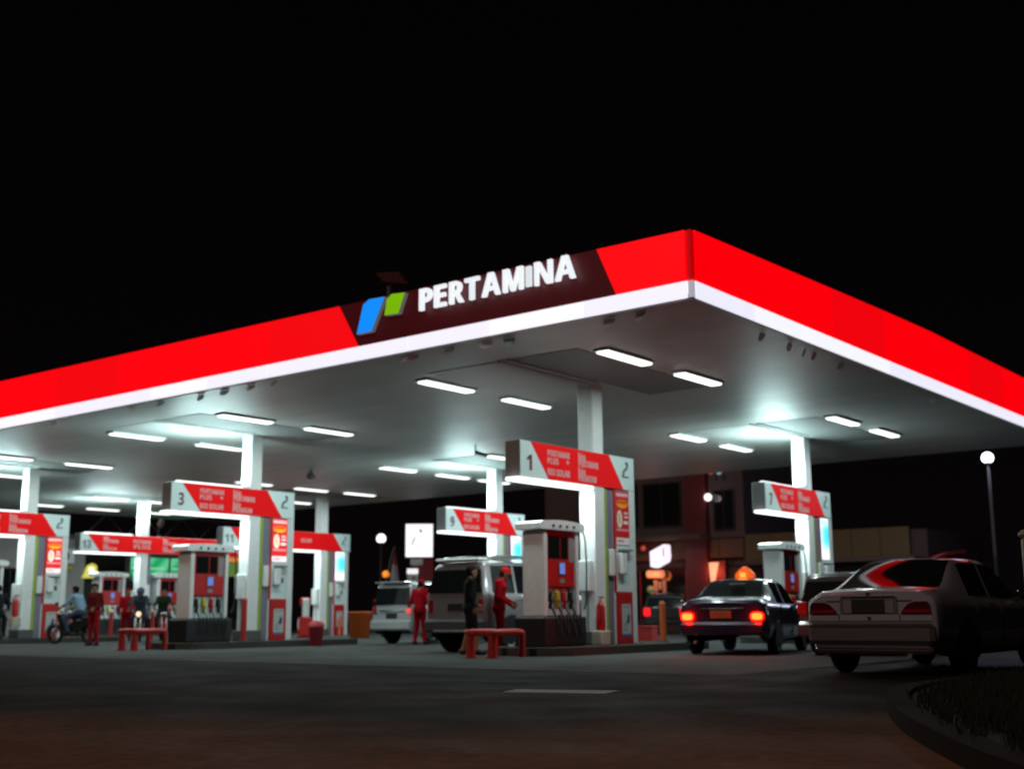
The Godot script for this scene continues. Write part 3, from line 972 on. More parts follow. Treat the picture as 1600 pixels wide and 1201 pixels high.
func other_cars() -> void:
	var dim := mat("suv_lamp", lin(0.25, 0.01, 0.01), 0.2)
	var o := thing("parked_suv", "tall grey off-road car seen from behind, with pale roof rack and dark rear wheel", "car", V(5.4, 0, 7.62), 0.0)
	tall_car(o, {"L": 4.3, "W": 1.72, "H": 1.84, "belt": 1.19, "sill": 0.30, "r": 0.36, "paint": paint("suv_paint", lin(0.21, 0.205, 0.21), 0.4, 0.3), "bumper": mat("suv_bumper", lin(0.05, 0.05, 0.055), 0.6)})
	for sd in [1.0, -1.0]:
		boxp("tail_light", Vector3(-2.165, 0.80, 0.60 * sd), Vector3(-2.08, 1.08, 0.745 * sd), dim, o, 0.02)
	boxp("roof_spoiler", Vector3(-2.12, 1.845, -0.60), Vector3(-1.80, 1.91, 0.60), mats.white, o, 0.03)
	var s := S()
	for sd in [1.0, -1.0]:
		tube(s, curve([Vector3(-1.7, 1.86, 0.6 * sd), Vector3(-1.55, 1.95, 0.6 * sd), Vector3(0.3, 1.95, 0.6 * sd), Vector3(0.5, 1.86, 0.6 * sd)]), 0.02)
	for x in [-1.4, -0.8, -0.2]:
		tube(s, [Vector3(x, 1.95, -0.6), Vector3(x, 1.95, 0.6)], 0.016)
	mk("roof_rack", s, mats.steel, o)
	boxp("rear_step", Vector3(-2.30, 0.40, -0.5), Vector3(-2.22, 0.46, 0.5), mats.grey_dark, o, 0.02)

	o = thing("minivan", "silver minivan with a glowing right tail light beside the attendant in red", "car", V(10.3, 0, 14.25), 0.0)
	tall_car(o, {"L": 4.1, "W": 1.62, "H": 1.66, "belt": 1.02, "sill": 0.26, "r": 0.30, "paint": paint("van_paint", lin(0.50, 0.52, 0.53), 0.32, 0.5)})
	for sd in [1.0, -1.0]:
		var l := boxp("tail_light", Vector3(-2.065, 0.84, 0.56 * sd), Vector3(-1.96, 1.22, 0.705 * sd), dim, o, 0.03)
		boxp("lens", Vector3(-2.085, 0.80, 0.555 * sd), Vector3(-2.03, 0.95, 0.71 * sd), glow("van_lamp_lit", Color(1.0, 0.04, 0.08), 0.9) if sd > 0 else mats.red_dark, l, 0.02)
	boxp("rear_garnish", Vector3(-2.085, 0.86, -0.45), Vector3(-2.05, 0.90, 0.45), mats.chrome, o, 0.008)
	boxp("roof_spoiler", Vector3(-2.14, 1.62, -0.56), Vector3(-1.9, 1.66, 0.56), o.get_node("body").material_override, o, 0.015)

	o = thing("hatchback", "dark car half hidden between the taxi and the silver sedan", "car", V(6.75, 0, 0.05), 0.0)
	tall_car(o, {"L": 3.9, "W": 1.62, "H": 1.46, "belt": 0.92, "sill": 0.22, "r": 0.29, "paint": paint("between_paint", lin(0.05, 0.055, 0.055), 0.3, 0.2)})
	for sd in [1.0, -1.0]:
		boxp("tail_light", Vector3(-1.985, 0.72, 0.56 * sd), Vector3(-1.9, 0.96, 0.76 * sd), dim, o, 0.02)

	o = thing("dark_car", "black car with two red tail lights in front of the shop building", "car", V(25.5, 0, 16.15), 31.0)
	tall_car(o, {"L": 4.2, "W": 1.66, "H": 1.5, "belt": 0.98, "sill": 0.24, "r": 0.3, "paint": paint("dark_car_paint", lin(0.012, 0.012, 0.014), 0.3, 0.1)})
	var lit := glow("far_brake", Color(1.0, 0.05, 0.10), 1.0, lin(0.4, 0.02, 0.02))
	for sd in [1.0, -1.0]:
		boxp("tail_light", Vector3(-2.15, 0.66, 0.54 * sd), Vector3(-2.05, 0.98, 0.80 * sd), lit, o, 0.05)
		omni(Vector3(-2.4, 0.82, 0.68 * sd), 0.03, Color(1, 0.06, 0.06), 0.1, o, "tail_lamp")


func motorcycle(label: String, at: Vector3, yaw: float, body: Material, tail_on: bool, head_on: bool, group := "motorcycles at the far pumps") -> Node3D:
	var o := thing("motorcycle", label, "motorcycle", at, yaw, group)
	for x in [-0.62, 0.62]:
		var n := Node3D.new()
		n.name = "wheel"
		o.add_child(n, true)
		n.position = Vector3(x, 0.28, 0)
		var xf := Transform3D(Basis(Vector3.RIGHT, PI / 2), Vector3.ZERO)
		var s := S()
		lathe(s, [Vector2(0.21, -0.045), Vector2(0.25, -0.05), Vector2(0.28, -0.025), Vector2(0.28, 0.025), Vector2(0.25, 0.05), Vector2(0.21, 0.045)], 24, xf)
		mk("tyre", s, mats.rubber, n)
		s = S()
		for i in 6:
			var t := TAU * i / 6.0
			cyl(s, Vector3.ZERO, Vector3(cos(t), sin(t), 0) * 0.215, 0.012, 0.009, 6)
		lathe(s, [Vector2(0.0, -0.05), Vector2(0.05, -0.04), Vector2(0.05, 0.04), Vector2(0.0, 0.05)], 12, xf)
		mk("rim", s, mats.steel, n)
	var s := S()
	extr(s, [Vector2(-0.78, 0.68), Vector2(-0.55, 0.50), Vector2(-0.1, 0.36), Vector2(0.22, 0.34), Vector2(0.40, 0.60), Vector2(0.50, 0.86), Vector2(0.36, 0.88), Vector2(0.22, 0.62), Vector2(0.05, 0.54), Vector2(-0.1, 0.66), Vector2(-0.75, 0.76)], -0.12, 0.12)
	mk("fairing", s, body, o)
	s = S()
	box(s, Vector3(-0.36, 0.76, 0), Vector3(0.72, 0.09, 0.25), 0.035)
	mk("seat", s, mats.black, o)
	s = S()
	for sd in [1.0, -1.0]:
		cyl(s, Vector3(0.62, 0.28, 0.075 * sd), Vector3(0.42, 0.85, 0.075 * sd), 0.022, 0.024, 10)
	mk("fork", s, mats.steel, o)
	s = S()
	tube(s, curve([Vector3(0.30, 1.0, -0.34), Vector3(0.38, 1.0, -0.15), Vector3(0.42, 0.93, 0), Vector3(0.38, 1.0, 0.15), Vector3(0.30, 1.0, 0.34)]), 0.017)
	mk("handlebar", s, mats.black, o)
	s = S()
	box(s, Vector3(0.08, 0.36, 0), Vector3(0.36, 0.24, 0.22), 0.05)
	cyl(s, Vector3(0.0, 0.26, 0.14), Vector3(-0.8, 0.36, 0.16), 0.03, 0.05, 12)
	mk("engine", s, mats.grey_dark, o)
	s = S()
	for x in [-0.62, 0.62]:
		for i in 7:
			var t := PI * (0.15 + 0.7 * i / 6.0)
			box(s, Vector3(x + cos(t) * 0.31, 0.28 + sin(t) * 0.31, 0), Vector3(0.02, 0.13, 0.12), 0.004, Basis(Vector3(0, 0, 1), t))
	mk("mudguard", s, body, o)
	for sd in [1.0, -1.0]:
		s = S()
		cyl(s, Vector3(0.34, 1.0, 0.26 * sd), Vector3(0.36, 1.16, 0.30 * sd), 0.008, 0.008, 6)
		box(s, Vector3(0.36, 1.18, 0.31 * sd), Vector3(0.03, 0.08, 0.12), 0.012)
		mk("mirror", s, mats.black, o)
	s = S()
	lathe(s, [Vector2(0.0, 0.07), Vector2(0.06, 0.06), Vector2(0.085, 0.0), Vector2(0.05, -0.09)], 14, Transform3D(Basis(Vector3(0, 0, 1), -PI / 2), Vector3(0.47, 0.86, 0)))
	mk("headlight", s, glow("bike_head", Color(1.0, 0.86, 0.65), 1.2) if head_on else mats.chrome, o)
	s = S()
	box(s, Vector3(-0.83, 0.72, 0), Vector3(0.07, 0.10, 0.15), 0.025)
	mk("tail_light", s, glow("bike_tail", Color(1.0, 0.02, 0.03), 1.1) if tail_on else mats.red_dark, o)
	return o

# ------------------------------------------------------------------ forecourt furniture
func pump_sign(num: String, at: Vector3, label: String, kind: String, uplight: bool, lit: String, x0 := -2.80, x1 := 1.16, yb := 0.15) -> Node3D:
	var o := thing("pump_sign", label, "pump sign", at, 0.0, "numbered signs over the pump islands")
	var sy0 := 3.32
	var sy1 := 4.02
	boxp("sign_box", Vector3(x0, sy0, -0.16), Vector3(x1, sy1, 0.185), mats.grey, o, 0.01)
	var s := S()
	boxc(s, Vector3(x0 + 0.004, sy0 + 0.004, 0.187), Vector3(x1 - 0.004, sy1 - 0.004, 0.20), 0.003)
	var fp := mk("face_panel", s, mats.white_face, o)
	boxp("back_panel", Vector3(x0 + 0.004, sy0 + 0.004, -0.175), Vector3(x1 - 0.004, sy1 - 0.004, -0.162), mats.white_face, o, 0.003)
	var rt := x1 - 0.96
	var rb := x1 - 0.43
	var red := [Vector2(x0 + 0.90, sy0 + 0.008), Vector2(rb, sy0 + 0.008), Vector2(rt, sy1 - 0.008), Vector2(x0 + 0.32, sy1 - 0.008)]
	s = S()
	extr(s, red, 0.203, 0.208)
	mk("red_panel", s, mats.red_face, o)
	s = S()
	extr(s, red, -0.183, -0.178)
	mk("red_panel", s, mats.red_face, o)
	text("numeral", num, 0.30, mats.numeral_red if num.length() < 2 else mats.numeral_grey, fp, Vector3(x0 + 0.30, 3.60, 0.204), 0, 0.16 if num.length() < 2 else 0.36)
	var L: Material = mats.lettering
	var rows := []
	var c := x0 + 1.22
	if kind == "wide":
		for w in [c - 0.02, c + 2.78]:
			rows += [["bio", w - 0.06, 3.875, 0.15, 0.22], ["PERTAMAX", w + 0.17, 3.745, 0.13, 0.68], ["bio", w - 0.06, 3.575, 0.15, 0.22], ["PREMIUM", w + 0.13, 3.445, 0.13, 0.60]]
		rows += [["PERTAMAX", c + 1.60, 3.77, 0.16, 0.85], ["PLUS", c + 1.60, 3.57, 0.16, 0.78]]
	elif kind == "short":
		rows = [["SOLAR", x0 + 4.05, 3.68, 0.15, 0.55]]
	else:
		rows = [["PERTAMAX", c, 3.845, 0.12, 0.74], ["PLUS", c - 0.19, 3.695, 0.12, 0.36], ["+", c + 0.30, 3.71, 0.13, 0.10], ["BIO SOLAR", c, 3.475, 0.13, 0.74],
			["bio", c + 0.79, 3.87, 0.15, 0.24], ["PERTAMAX", c + 1.02, 3.735, 0.13, 0.70], ["bio", c + 0.79, 3.57, 0.15, 0.24], ["PREMIUM", c + 0.98, 3.44, 0.13, 0.62]]
	for r in rows:
		text("lettering", r[0], r[3], L, fp, Vector3(r[1], r[2], 0.212), 0, r[4], 0.008)
	# hose pictogram on the white end
	s = S()
	var ix := x1 - 0.36
	tube(s, curve([Vector3(ix - 0.08, 3.60, 0.205), Vector3(ix - 0.04, 3.72, 0.205), Vector3(ix + 0.06, 3.78, 0.205), Vector3(ix + 0.09, 3.87, 0.205), Vector3(ix + 0.03, 3.90, 0.205)]), 0.028, 6)
	tube(s, [Vector3(ix - 0.10, 3.60, 0.205), Vector3(ix + 0.12, 3.60, 0.205)], 0.016, 6)
	mk("hose_pictogram", s, mats.numeral_grey, fp)
	# lamp under the sign, towards the pump
	var lamp := boxp("under_sign_lamp", Vector3(x0 - 0.12, 3.235, -0.10), Vector3(-0.38, 3.31, 0.235), mats.tube_sign, o, 0.03)
	area(Vector3((x0 - 0.5) * 0.5, 3.225, 0.06), Vector3(-90, 0, 0), Vector2(absf(x0) - 0.5, 0.3), 6.5, Color(0.9, 1.0, 1.0), o, "under_sign_light")
	if uplight:
		boxp("top_lamp", Vector3(x0 + 0.3, 4.025, -0.11), Vector3(-0.45, 4.085, 0.02), mats.tube_sign, o, 0.02)
		area(Vector3((x0 - 0.15) * 0.5, 4.10, -0.05), Vector3(90, 0, 0), Vector2(absf(x0) - 0.8, 0.12), 15.0, Color(0.84, 1.0, 1.0), o, "top_light")
	# strips beside the column and the service tower
	boxp("green_strip", Vector3(0.04, yb + 0.15, -0.10), Vector3(0.135, 3.315, 0.17), mats.green_strip, o, 0.006)
	boxp("grey_strip", Vector3(0.14, yb, -0.09), Vector3(0.345, 3.315, 0.16), mats.purple_grey, o, 0.006)
	boxp("strip_box", Vector3(0.15, 1.52, 0.16), Vector3(0.33, 2.06, 0.23), mats.white, o, 0.015)
	if x1 < 2.0:
		s = S()
		boxc(s, Vector3(0.35, yb, -0.16), Vector3(1.16, 3.315, 0.165))
		boxc(s, Vector3(0.95, yb, 0.166), Vector3(1.16, 3.315, 0.20), 0.01)
		mk("service_tower", s, mats.white, o)
		boxp("red_edge", Vector3(0.352, 1.21, 0.167), Vector3(0.43, 3.312, 0.19), mats.red, o, 0.004)
		boxp("poster_frame", Vector3(0.435, 2.15, 0.167), Vector3(0.945, 3.30, 0.185), mats.grey, o, 0.004)
		sheet("poster", Vector2(0.50, 1.12), poster(lit), o, Vector3(0.69, 2.725, 0.188))
		boxp("tower_panel", Vector3(0.435, 1.21, 0.167), Vector3(0.945, 2.145, 0.178), mats.white_face, o, 0.003)
		boxp("towel_box", Vector3(0.47, 1.55, 0.18), Vector3(0.70, 2.0, 0.30), mats.white, o, 0.03)
		boxp("tower_label", Vector3(0.72, 1.62, 0.18), Vector3(0.86, 1.76, 0.186), mats.grey_dark, o, 0.002)
		boxp("tower_shelf", Vector3(0.50, 2.03, 0.18), Vector3(0.90, 2.08, 0.31), mats.grey, o, 0.012)
		boxp("red_box", Vector3(0.40, yb + 0.002, 0.168), Vector3(0.94, 1.20, 0.235), mats.red, o, 0.012)
		sheet("notice_panel", Vector2(0.34, 0.66), poster("notice"), o, Vector3(0.68, 0.62, 0.238))
	return o

func column(at: Vector3, label: String, yb := 0.15) -> void:
	var o := thing("canopy_column", label, "column", at, 0.0, "white columns that hold up the canopy")
	boxp("shaft", Vector3(-0.19, yb, -0.19), Vector3(0.19, CEIL + 0.02, 0.19), mats.column, o, 0.02)
	boxp("base_plate", Vector3(-0.27, yb, -0.27), Vector3(0.27, yb + 0.27, 0.27), mats.grey_dark, o, 0.02)
	boxp("switch_box", Vector3(-0.33, 1.2, -0.16), Vector3(-0.192, 1.82, 0.14), mats.white, o, 0.02)
	boxp("cable_conduit", Vector3(-0.21, 0.42, -0.03), Vector3(-0.19, 1.2, 0.01), mats.grey, o, 0.004)

func fuel_pump(at: Vector3, label: String, hoses := true) -> Node3D:
	var o := thing("fuel_pump", label, "fuel pump", at, 0.0, "red and white fuel pumps on the islands")
	boxp("base", Vector3(-0.72, 0.0, -0.36), Vector3(0.68, 0.56, 0.36), mats.black, o, 0.03)
	for x in [-0.575, 0.48]:
		boxp("end_panel", Vector3(x, 0.565, -0.26), Vector3(x + (0.13 if x < 0 else 0.11), 2.19, 0.26), mats.white, o, 0.018)
	boxp("cabinet", Vector3(-0.44, 0.565, -0.13), Vector3(0.475, 2.19, 0.13), mats.grey_dark, o)
	var s := S()
	var pl := [Vector2(-0.72, 2.205), Vector2(0.70, 2.205), Vector2(0.735, 2.28), Vector2(0.68, 2.345)]
	for i in 9:
		var t := i / 8.0
		pl.append(Vector2(lerpf(0.6, -0.66, t), 2.36 + 0.035 * sin(PI * t)))
	pl.append(Vector2(-0.735, 2.32))
	extr(s, pl, -0.31, 0.31)
	mk("top_cap", s, mats.white, o)
	var hc := [mats.black, mats.yellow, mats.red, mats.black]
	for sd in [1.0, -1.0]:
		var ry := 0.0 if sd > 0 else 180.0
		boxp("display_panel", Vector3(-0.44, 1.12, 0.131 * sd), Vector3(0.475, 2.18, 0.215 * sd), mats.red, o, 0.012)
		boxp("display_window", Vector3(-0.38, 1.66, 0.216 * sd), Vector3(0.0, 2.08, 0.222 * sd), mats.glass_dark, o, 0.003)
		boxp("display_window", Vector3(0.03, 1.66, 0.216 * sd), Vector3(0.27, 2.08, 0.222 * sd), mats.glass_dark, o, 0.003)
		boxp("side_label", Vector3(0.30, 1.60, 0.216 * sd), Vector3(0.45, 2.10, 0.221 * sd), mats.grey, o, 0.002)
		boxp("keypad_housing", Vector3(-0.05, 1.34, 0.216 * sd), Vector3(0.17, 1.60, 0.228 * sd), mats.grey_dark, o, 0.004)
		boxp("keypad_screen", Vector3(-0.02, 1.37, 0.229 * sd), Vector3(0.14, 1.575, 0.233 * sd), mats.keypad, o, 0.001)
		boxp("card_reader", Vector3(-0.02, 1.19, 0.216 * sd), Vector3(0.14, 1.28, 0.226 * sd), mats.grey, o, 0.003)
		boxp("nozzle_bay", Vector3(-0.44, 0.58, 0.131 * sd), Vector3(0.475, 1.10, 0.155 * sd), mats.white_face, o, 0.004)
		for i in 4:
			var x := -0.33 + i * 0.225
			s = S()
			cyl(s, Vector3(x, 2.275, 0.30 * sd), Vector3(x, 2.275, 0.335 * sd), 0.032, 0.026, 12)
			mk("hose_outlet", s, mats.black, o)
			s = S()
			box(s, Vector3(x, 0.94, 0.20 * sd), Vector3(0.11, 0.20, 0.09), 0.025)
			box(s, Vector3(x + 0.01, 0.80, 0.22 * sd), Vector3(0.06, 0.20, 0.07), 0.02, Basis(Vector3(1, 0, 0), 0.25 * sd))
			cyl(s, Vector3(x, 1.0, 0.2 * sd), Vector3(x - 0.01, 1.10, 0.16 * sd), 0.018, 0.014, 8)
			mk("nozzle", s, hc[i], o)
			if hoses:
				s = S()
				tube(s, curve([Vector3(x + 0.01, 0.74, 0.24 * sd), Vector3(x + 0.02, 0.40, 0.42 * sd), Vector3(x + 0.06, 0.22, 0.44 * sd), Vector3(x + 0.12, 0.36, 0.40 * sd), Vector3(x + 0.13, 0.60, 0.34 * sd)]), 0.016, 6)
				mk("hose", s, mats.rubber, o)
	if hoses:
		s = S()
		tube(s, curve([Vector3(0.72, 2.26, 0.20), Vector3(0.78, 2.12, 0.26), Vector3(0.80, 1.7, 0.28), Vector3(0.81, 1.2, 0.27), Vector3(0.74, 0.85, 0.30), Vector3(0.62, 0.7, 0.34)]), 0.017, 7)
		mk("hose", s, mats.rubber, o)
	return o

func island(at: Vector3, x0: float, x1: float, hw: float) -> void:
	var pl := []
	for i in 13:
		var t := PI / 2 + PI * i / 12.0
		pl.append(Vector2(x0 + hw * 0.55 + cos(t) * hw * 0.55, sin(t) * hw))
	for i in 13:
		var t := -PI / 2 + PI * i / 12.0
		pl.append(Vector2(x1 - hw * 0.55 + cos(t) * hw * 0.55, sin(t) * hw))
	var s := S()
	extr(s, pl, 0.0, 0.15, Transform3D(Basis(Vector3(1, 0, 0), Vector3(0, 0, 1), Vector3(0, 1, 0)), Vector3.ZERO))
	var o := mk("island_kerb", s, mats.kerb)
	o.position = at
	structure(o)

func barrier(at: Vector3, label: String) -> void:
	var o := thing("crash_barrier", label, "crash barrier", at, 0.0, "low red pipe barriers at the island ends")
	var s := S()
	tube(s, curve([Vector3(0.80, 0.0, 0.32), Vector3(0.80, 0.36, 0.32), Vector3(0.72, 0.44, 0.32), Vector3(0.10, 0.44, 0.32), Vector3(0.0, 0.44, 0.22), Vector3(0.0, 0.44, -0.22), Vector3(0.10, 0.44, -0.32), Vector3(0.72, 0.44, -0.32), Vector3(0.80, 0.36, -0.32), Vector3(0.80, 0.0, -0.32)], 5), 0.062, 12)
	mk("rail", s, mats.red_worn, o)
	for z in [0.25, -0.25]:
		s = S()
		cyl(s, Vector3(0.03, 0.0, z), Vector3(0.03, 0.42, z), 0.085, 0.075, 14)
		cyl(s, Vector3(0.03, 0.0, z), Vector3(0.03, 0.02, z), 0.13, 0.13, 14)
		mk("leg", s, mats.red_worn, o)

func bollard(at: Vector3, label: String, m: Material, h := 0.8, capped := true) -> void:
	var o := thing("bollard", label, "bollard", at, 0.0, "red bollards at the island ends")
	var s := S()
	cyl(s, Vector3.ZERO, Vector3(0, h, 0), 0.07, 0.065, 16)
	mk("post", s, m, o)
	s = S()
	lathe(s, [Vector2(0.068, h), Vector2(0.066, h + 0.05), Vector2(0.04, h + 0.085), Vector2(0, h + 0.095)], 16, Transform3D.IDENTITY)
	mk("cap", s, mats.white if capped else m, o)
	s = S()
	cyl(s, Vector3.ZERO, Vector3(0, 0.03, 0), 0.12, 0.12, 16)
	mk("base_flange", s, mats.grey_dark, o)

func bin(at: Vector3, label: String, m: Material, r: float, h: float, lid: bool) -> void:
	var o := thing("bin", label, "bin", at)
	var s := S()
	lathe(s, [Vector2(0.0, 0.0), Vector2(r * 0.78, 0.0), Vector2(r * 0.98, h * 0.93), Vector2(r * 1.06, h * 0.94), Vector2(r * 1.06, h), Vector2(r * 0.93, h), Vector2(r * 0.74, 0.04), Vector2(0, 0.04)], 24, Transform3D.IDENTITY)
	mk("tub", s, m, o)
	if lid:
		s = S()
		lathe(s, [Vector2(r * 1.08, h), Vector2(r * 1.08, h + 0.04), Vector2(r * 0.8, h + 0.12), Vector2(0, h + 0.15)], 24, Transform3D.IDENTITY)
		mk("lid", s, m, o)

func extinguisher(at: Vector3, label: String) -> void:
	var o := thing("fire_extinguisher", label, "fire extinguisher", at, 0.0, "red fire extinguishers by the columns")
	var s := S()
	lathe(s, [Vector2(0, 0), Vector2(0.085, 0.0), Vector2(0.09, 0.03), Vector2(0.09, 0.46), Vector2(0.06, 0.54), Vector2(0.025, 0.57), Vector2(0.025, 0.62), Vector2(0, 0.62)], 18, Transform3D.IDENTITY)
	mk("cylinder", s, mats.red, o)
	s = S()
	box(s, Vector3(0.03, 0.65, 0), Vector3(0.16, 0.03, 0.04), 0.01)
	tube(s, curve([Vector3(-0.02, 0.6, 0.02), Vector3(-0.12, 0.56, 0.06), Vector3(-0.12, 0.3, 0.08), Vector3(-0.09, 0.14, 0.08)]), 0.013, 7)
	mk("valve_and_hose", s, mats.black, o)
	boxp("stand", Vector3(-0.14, -0.28, -0.14), Vector3(0.14, -0.002, 0.14), mats.beige, o, 0.02)

func lamp_post(n: String, label: String, at: Vector3, h: float, r: float, e: float, c: Color, gl: Material) -> void:
	var o := thing(n, label, "street lamp", at)
	var s := S()
	cyl(s, Vector3.ZERO, Vector3(0, h - r * 0.6, 0), 0.07, 0.045, 12)
	mk("pole", s, mats.grey_dark, o)
	s = S()
	var pr := []
	for i in 11:
		var t := -PI / 2 + PI * i / 10.0
		pr.append(Vector2(cos(t) * r, h + sin(t) * r))
	lathe(s, pr, 20, Transform3D.IDENTITY)
	mk("lamp_head", s, gl, o)
	s = S()
	cyl(s, Vector3(0, h - r * 1.05, 0), Vector3(0, h - r * 0.7, 0), r * 0.45, r * 0.62, 14)
	mk("lamp_collar", s, mats.grey_dark, o)
	omni(Vector3(0, h, 0), e, c, r, o, "lamp_light")

# ------------------------------------------------------------------ canopy
func canopy() -> void:
	var A := 20.8
	var B := 41.0
	var o := thing("canopy", "large flat station canopy with glowing red fascia and white light band", "canopy", Vector3.ZERO)
	boxp("roof_deck", V(0.14, CEIL + 0.12, 0.14), V(A - 0.14, CEIL + 0.5, B - 0.14), mats.grey_dark, o)
	boxp("ceiling_backing", V(0.02, CEIL + 0.02, 0.02), V(A - 0.02, CEIL + 0.11, B - 0.02), mats.grey_dark, o)
	var vary := [mats.ceiling, mats.ceiling.duplicate(), mats.ceiling.duplicate()]
	vary[1].albedo_color = lin(0.475, 0.475, 0.455)
	vary[2].albedo_color = lin(0.52, 0.52, 0.50)
	for k in 52:
		boxp("ceiling_strip", V(0.02 + k * 0.4, CEIL, 0.02), V(0.414 + k * 0.4 - (0.034 if k == 51 else 0.0), CEIL + 0.018, B - 0.02), vary[rng.randi_range(0, 2)], o)
	var y0 := CEIL + 0.035
	var y1 := 5.76
	var y2 := FTOP
	var bl := Transform3D(Basis(Vector3(0, 0, -1), Vector3.UP, Vector3(1, 0, 0)), Vector3.ZERO)
	var br := Transform3D.IDENTITY
	# logo board edges on the left face
	var lt := 7.77
	var lb := 7.23
	var rt := 1.76
	var rb := 1.40
	var top := func(sd: int, q: float) -> float:
		return 6.575 + (minf(0.0078 * q, 0.2) if sd == 0 else minf(0.028 * q, 0.27))
	for sidei in 2:
		var xf := bl if sidei == 0 else br
		var z0 := 0.0 if sidei == 0 else -0.11
		var z1 := 0.11 if sidei == 0 else 0.0
		var E := B if sidei == 0 else A
		# white band
		var x := 0.10
		while x < E - 0.1:
			var x2 := minf(x + 1.95, E)
			var s := S()
			extr(s, [Vector2(x, y0), Vector2(x2 - 0.003, y0), Vector2(x2 - 0.003, y1), Vector2(x, y1)], z0, z1, xf)
			mk("light_band", s, mats.band_bright if rng.randf() < 0.3 else mats.band, o)
			x = x2
		# red panels
		var cuts := [[0.115, 0.115]]
		if sidei == 0:
			cuts += [[rb, rt], [lb, lt]]
			for k in 13:
				var q := lb + (B - lb) * (k + 1) / 13.0
				cuts.append([q, q])
		else:
			for k in 8:
				var q := A * (k + 1) / 8.0
				cuts.append([q, q])
		for k in cuts.size() - 1:
			var s := S()
			var p: Array = cuts[k]
			var q: Array = cuts[k + 1]
			var g := 0.003
			var board := sidei == 0 and k == 1
			extr(s, [Vector2(p[0] + g, y1 + 0.01), Vector2(q[0] - g, y1 + 0.01), Vector2(q[1] - g, top.call(sidei, q[1])), Vector2(p[1] + g, top.call(sidei, p[1]))], z0, z1, xf)
			if board:
				var bd := mk("logo_board", s, mats.maroon, o)
				logo(bd)
			else:
				mk("fascia_panel", s, mats.fascia_red_soft if k % 3 == 2 else mats.fascia_red, o)
	# far faces
	boxp("fascia_back", V(A - 0.11, y0, 0.0), V(A, y2, B), mats.red_dark, o)
	boxp("fascia_back", V(0.12, y0, B - 0.11), V(A - 0.12, y2, B), mats.red_dark, o)
	# corner post and capping
	boxp("corner_trim", V(0.004, y1 + 0.012, 0.004), V(0.112, 6.58, 0.112), glow("corner_red", Color(0.85, 0.0, 0.03), 0.62, lin(0.3, 0.005, 0.01)), o, 0.03)
	boxp("corner_band", V(0.004, y0, 0.004), V(0.097, y1, 0.097), glow("corner_pale", Color(0.8, 0.8, 0.84), 0.6), o, 0.02)
	# darker soffit panels and ribs around the column heads
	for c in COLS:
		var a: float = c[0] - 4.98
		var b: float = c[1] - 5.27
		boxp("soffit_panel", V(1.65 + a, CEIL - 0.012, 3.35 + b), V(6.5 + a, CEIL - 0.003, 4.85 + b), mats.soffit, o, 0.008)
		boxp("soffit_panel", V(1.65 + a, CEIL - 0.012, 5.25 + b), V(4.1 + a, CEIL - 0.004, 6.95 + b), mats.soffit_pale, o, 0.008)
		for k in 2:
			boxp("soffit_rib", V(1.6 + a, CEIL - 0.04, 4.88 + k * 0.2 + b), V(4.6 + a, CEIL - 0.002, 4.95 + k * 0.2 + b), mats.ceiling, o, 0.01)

func logo(bd: Node3D) -> void:
	var xf := Transform3D(Basis(Vector3(0, 0, -1), Vector3.UP, Vector3(1, 0, 0)), Vector3.ZERO)
	var pcs := [["logo_bar", [Vector2(7.22, 5.97), Vector2(6.83, 5.97), Vector2(6.50, 6.58), Vector2(6.90, 6.60), Vector2(7.06, 6.52)], mats.logo_blue],
		["logo_bar", [Vector2(6.50, 6.22), Vector2(6.14, 6.20), Vector2(5.98, 6.57), Vector2(6.32, 6.60), Vector2(6.44, 6.52)], mats.logo_green],
		["logo_bar", [Vector2(6.75, 7.08), Vector2(6.52, 6.86), Vector2(5.95, 6.74), Vector2(6.16, 7.00)], mats.logo_red]]
	for p in pcs:
		var s := S()
		extr(s, p[1].map(func(v): return v - Vector2(0.05, 0)), -0.105, -0.012, xf)
		var b := mk(p[0], s, mats.logo_red if p[2] == mats.logo_red else mats.logo_side, bd)
		var t := S()
		var c := Vector2.ZERO
		for v in p[1]:
			c += v / p[1].size()
		extr(t, p[1].map(func(v): return c + (v - c) * 0.98 - Vector2(0.05, 0)), -0.112, -0.107, xf)
		mk("logo_face", t, p[2], bd)
	boxp("logo_bracket", V(-0.02, 6.62, 6.40), V(0.05, 6.95, 6.48), mats.grey_dark, bd)
	var word := "PERTAMINA"
	var wd := [0.295, 0.275, 0.325, 0.325, 0.395, 0.43, 0.115, 0.365, 0.405]
	var look := ["letter_lit", "letter_lit", "letter_lit", "letter_mid", "letter_lit", "letter_lit", "letter_dim", "letter_lit", "letter_lit"]
	var tot := 0.0
	for w in wd:
		tot += w
	var gap := (5.67 - 2.20 - tot) / 8.0
	var b := 5.58
	for i in 9:
		if word[i] == "I":
			boxp("letter", V(-0.13, 6.175, b - wd[i]), V(-0.07, 6.525, b), mats[look[i]], bd, 0.006)
		else:
			text("letter", word[i], 0.40, mats[look[i]], bd, V(-0.10, 6.35, b - wd[i] * 0.5), -90.0, wd[i], 0.06)
		b -= wd[i] + gap

func ceiling_lamp(a: float, b: float, label: String) -> void:
	var o := thing("ceiling_light", label, "ceiling light", V(a, CEIL, b), 0.0, "fluorescent lamps in the canopy ceiling")
	boxp("housing", Vector3(-0.80, -0.05, -0.17), Vector3(0.80, -0.002, 0.17), mats.white_face, o, 0.012)
	var s := S()
	boxc(s, Vector3(-0.76, -0.085, -0.13), Vector3(0.76, -0.052, 0.13), 0.015)
	mk("diffuser", s, mats.tube, o)
	area(Vector3(0, -0.095, 0), Vector3(-90, 0, 0), Vector2(1.5, 0.25), LAMP_E, Color(0.91, 1.0, 0.99), o, "ceiling_light_lamp")

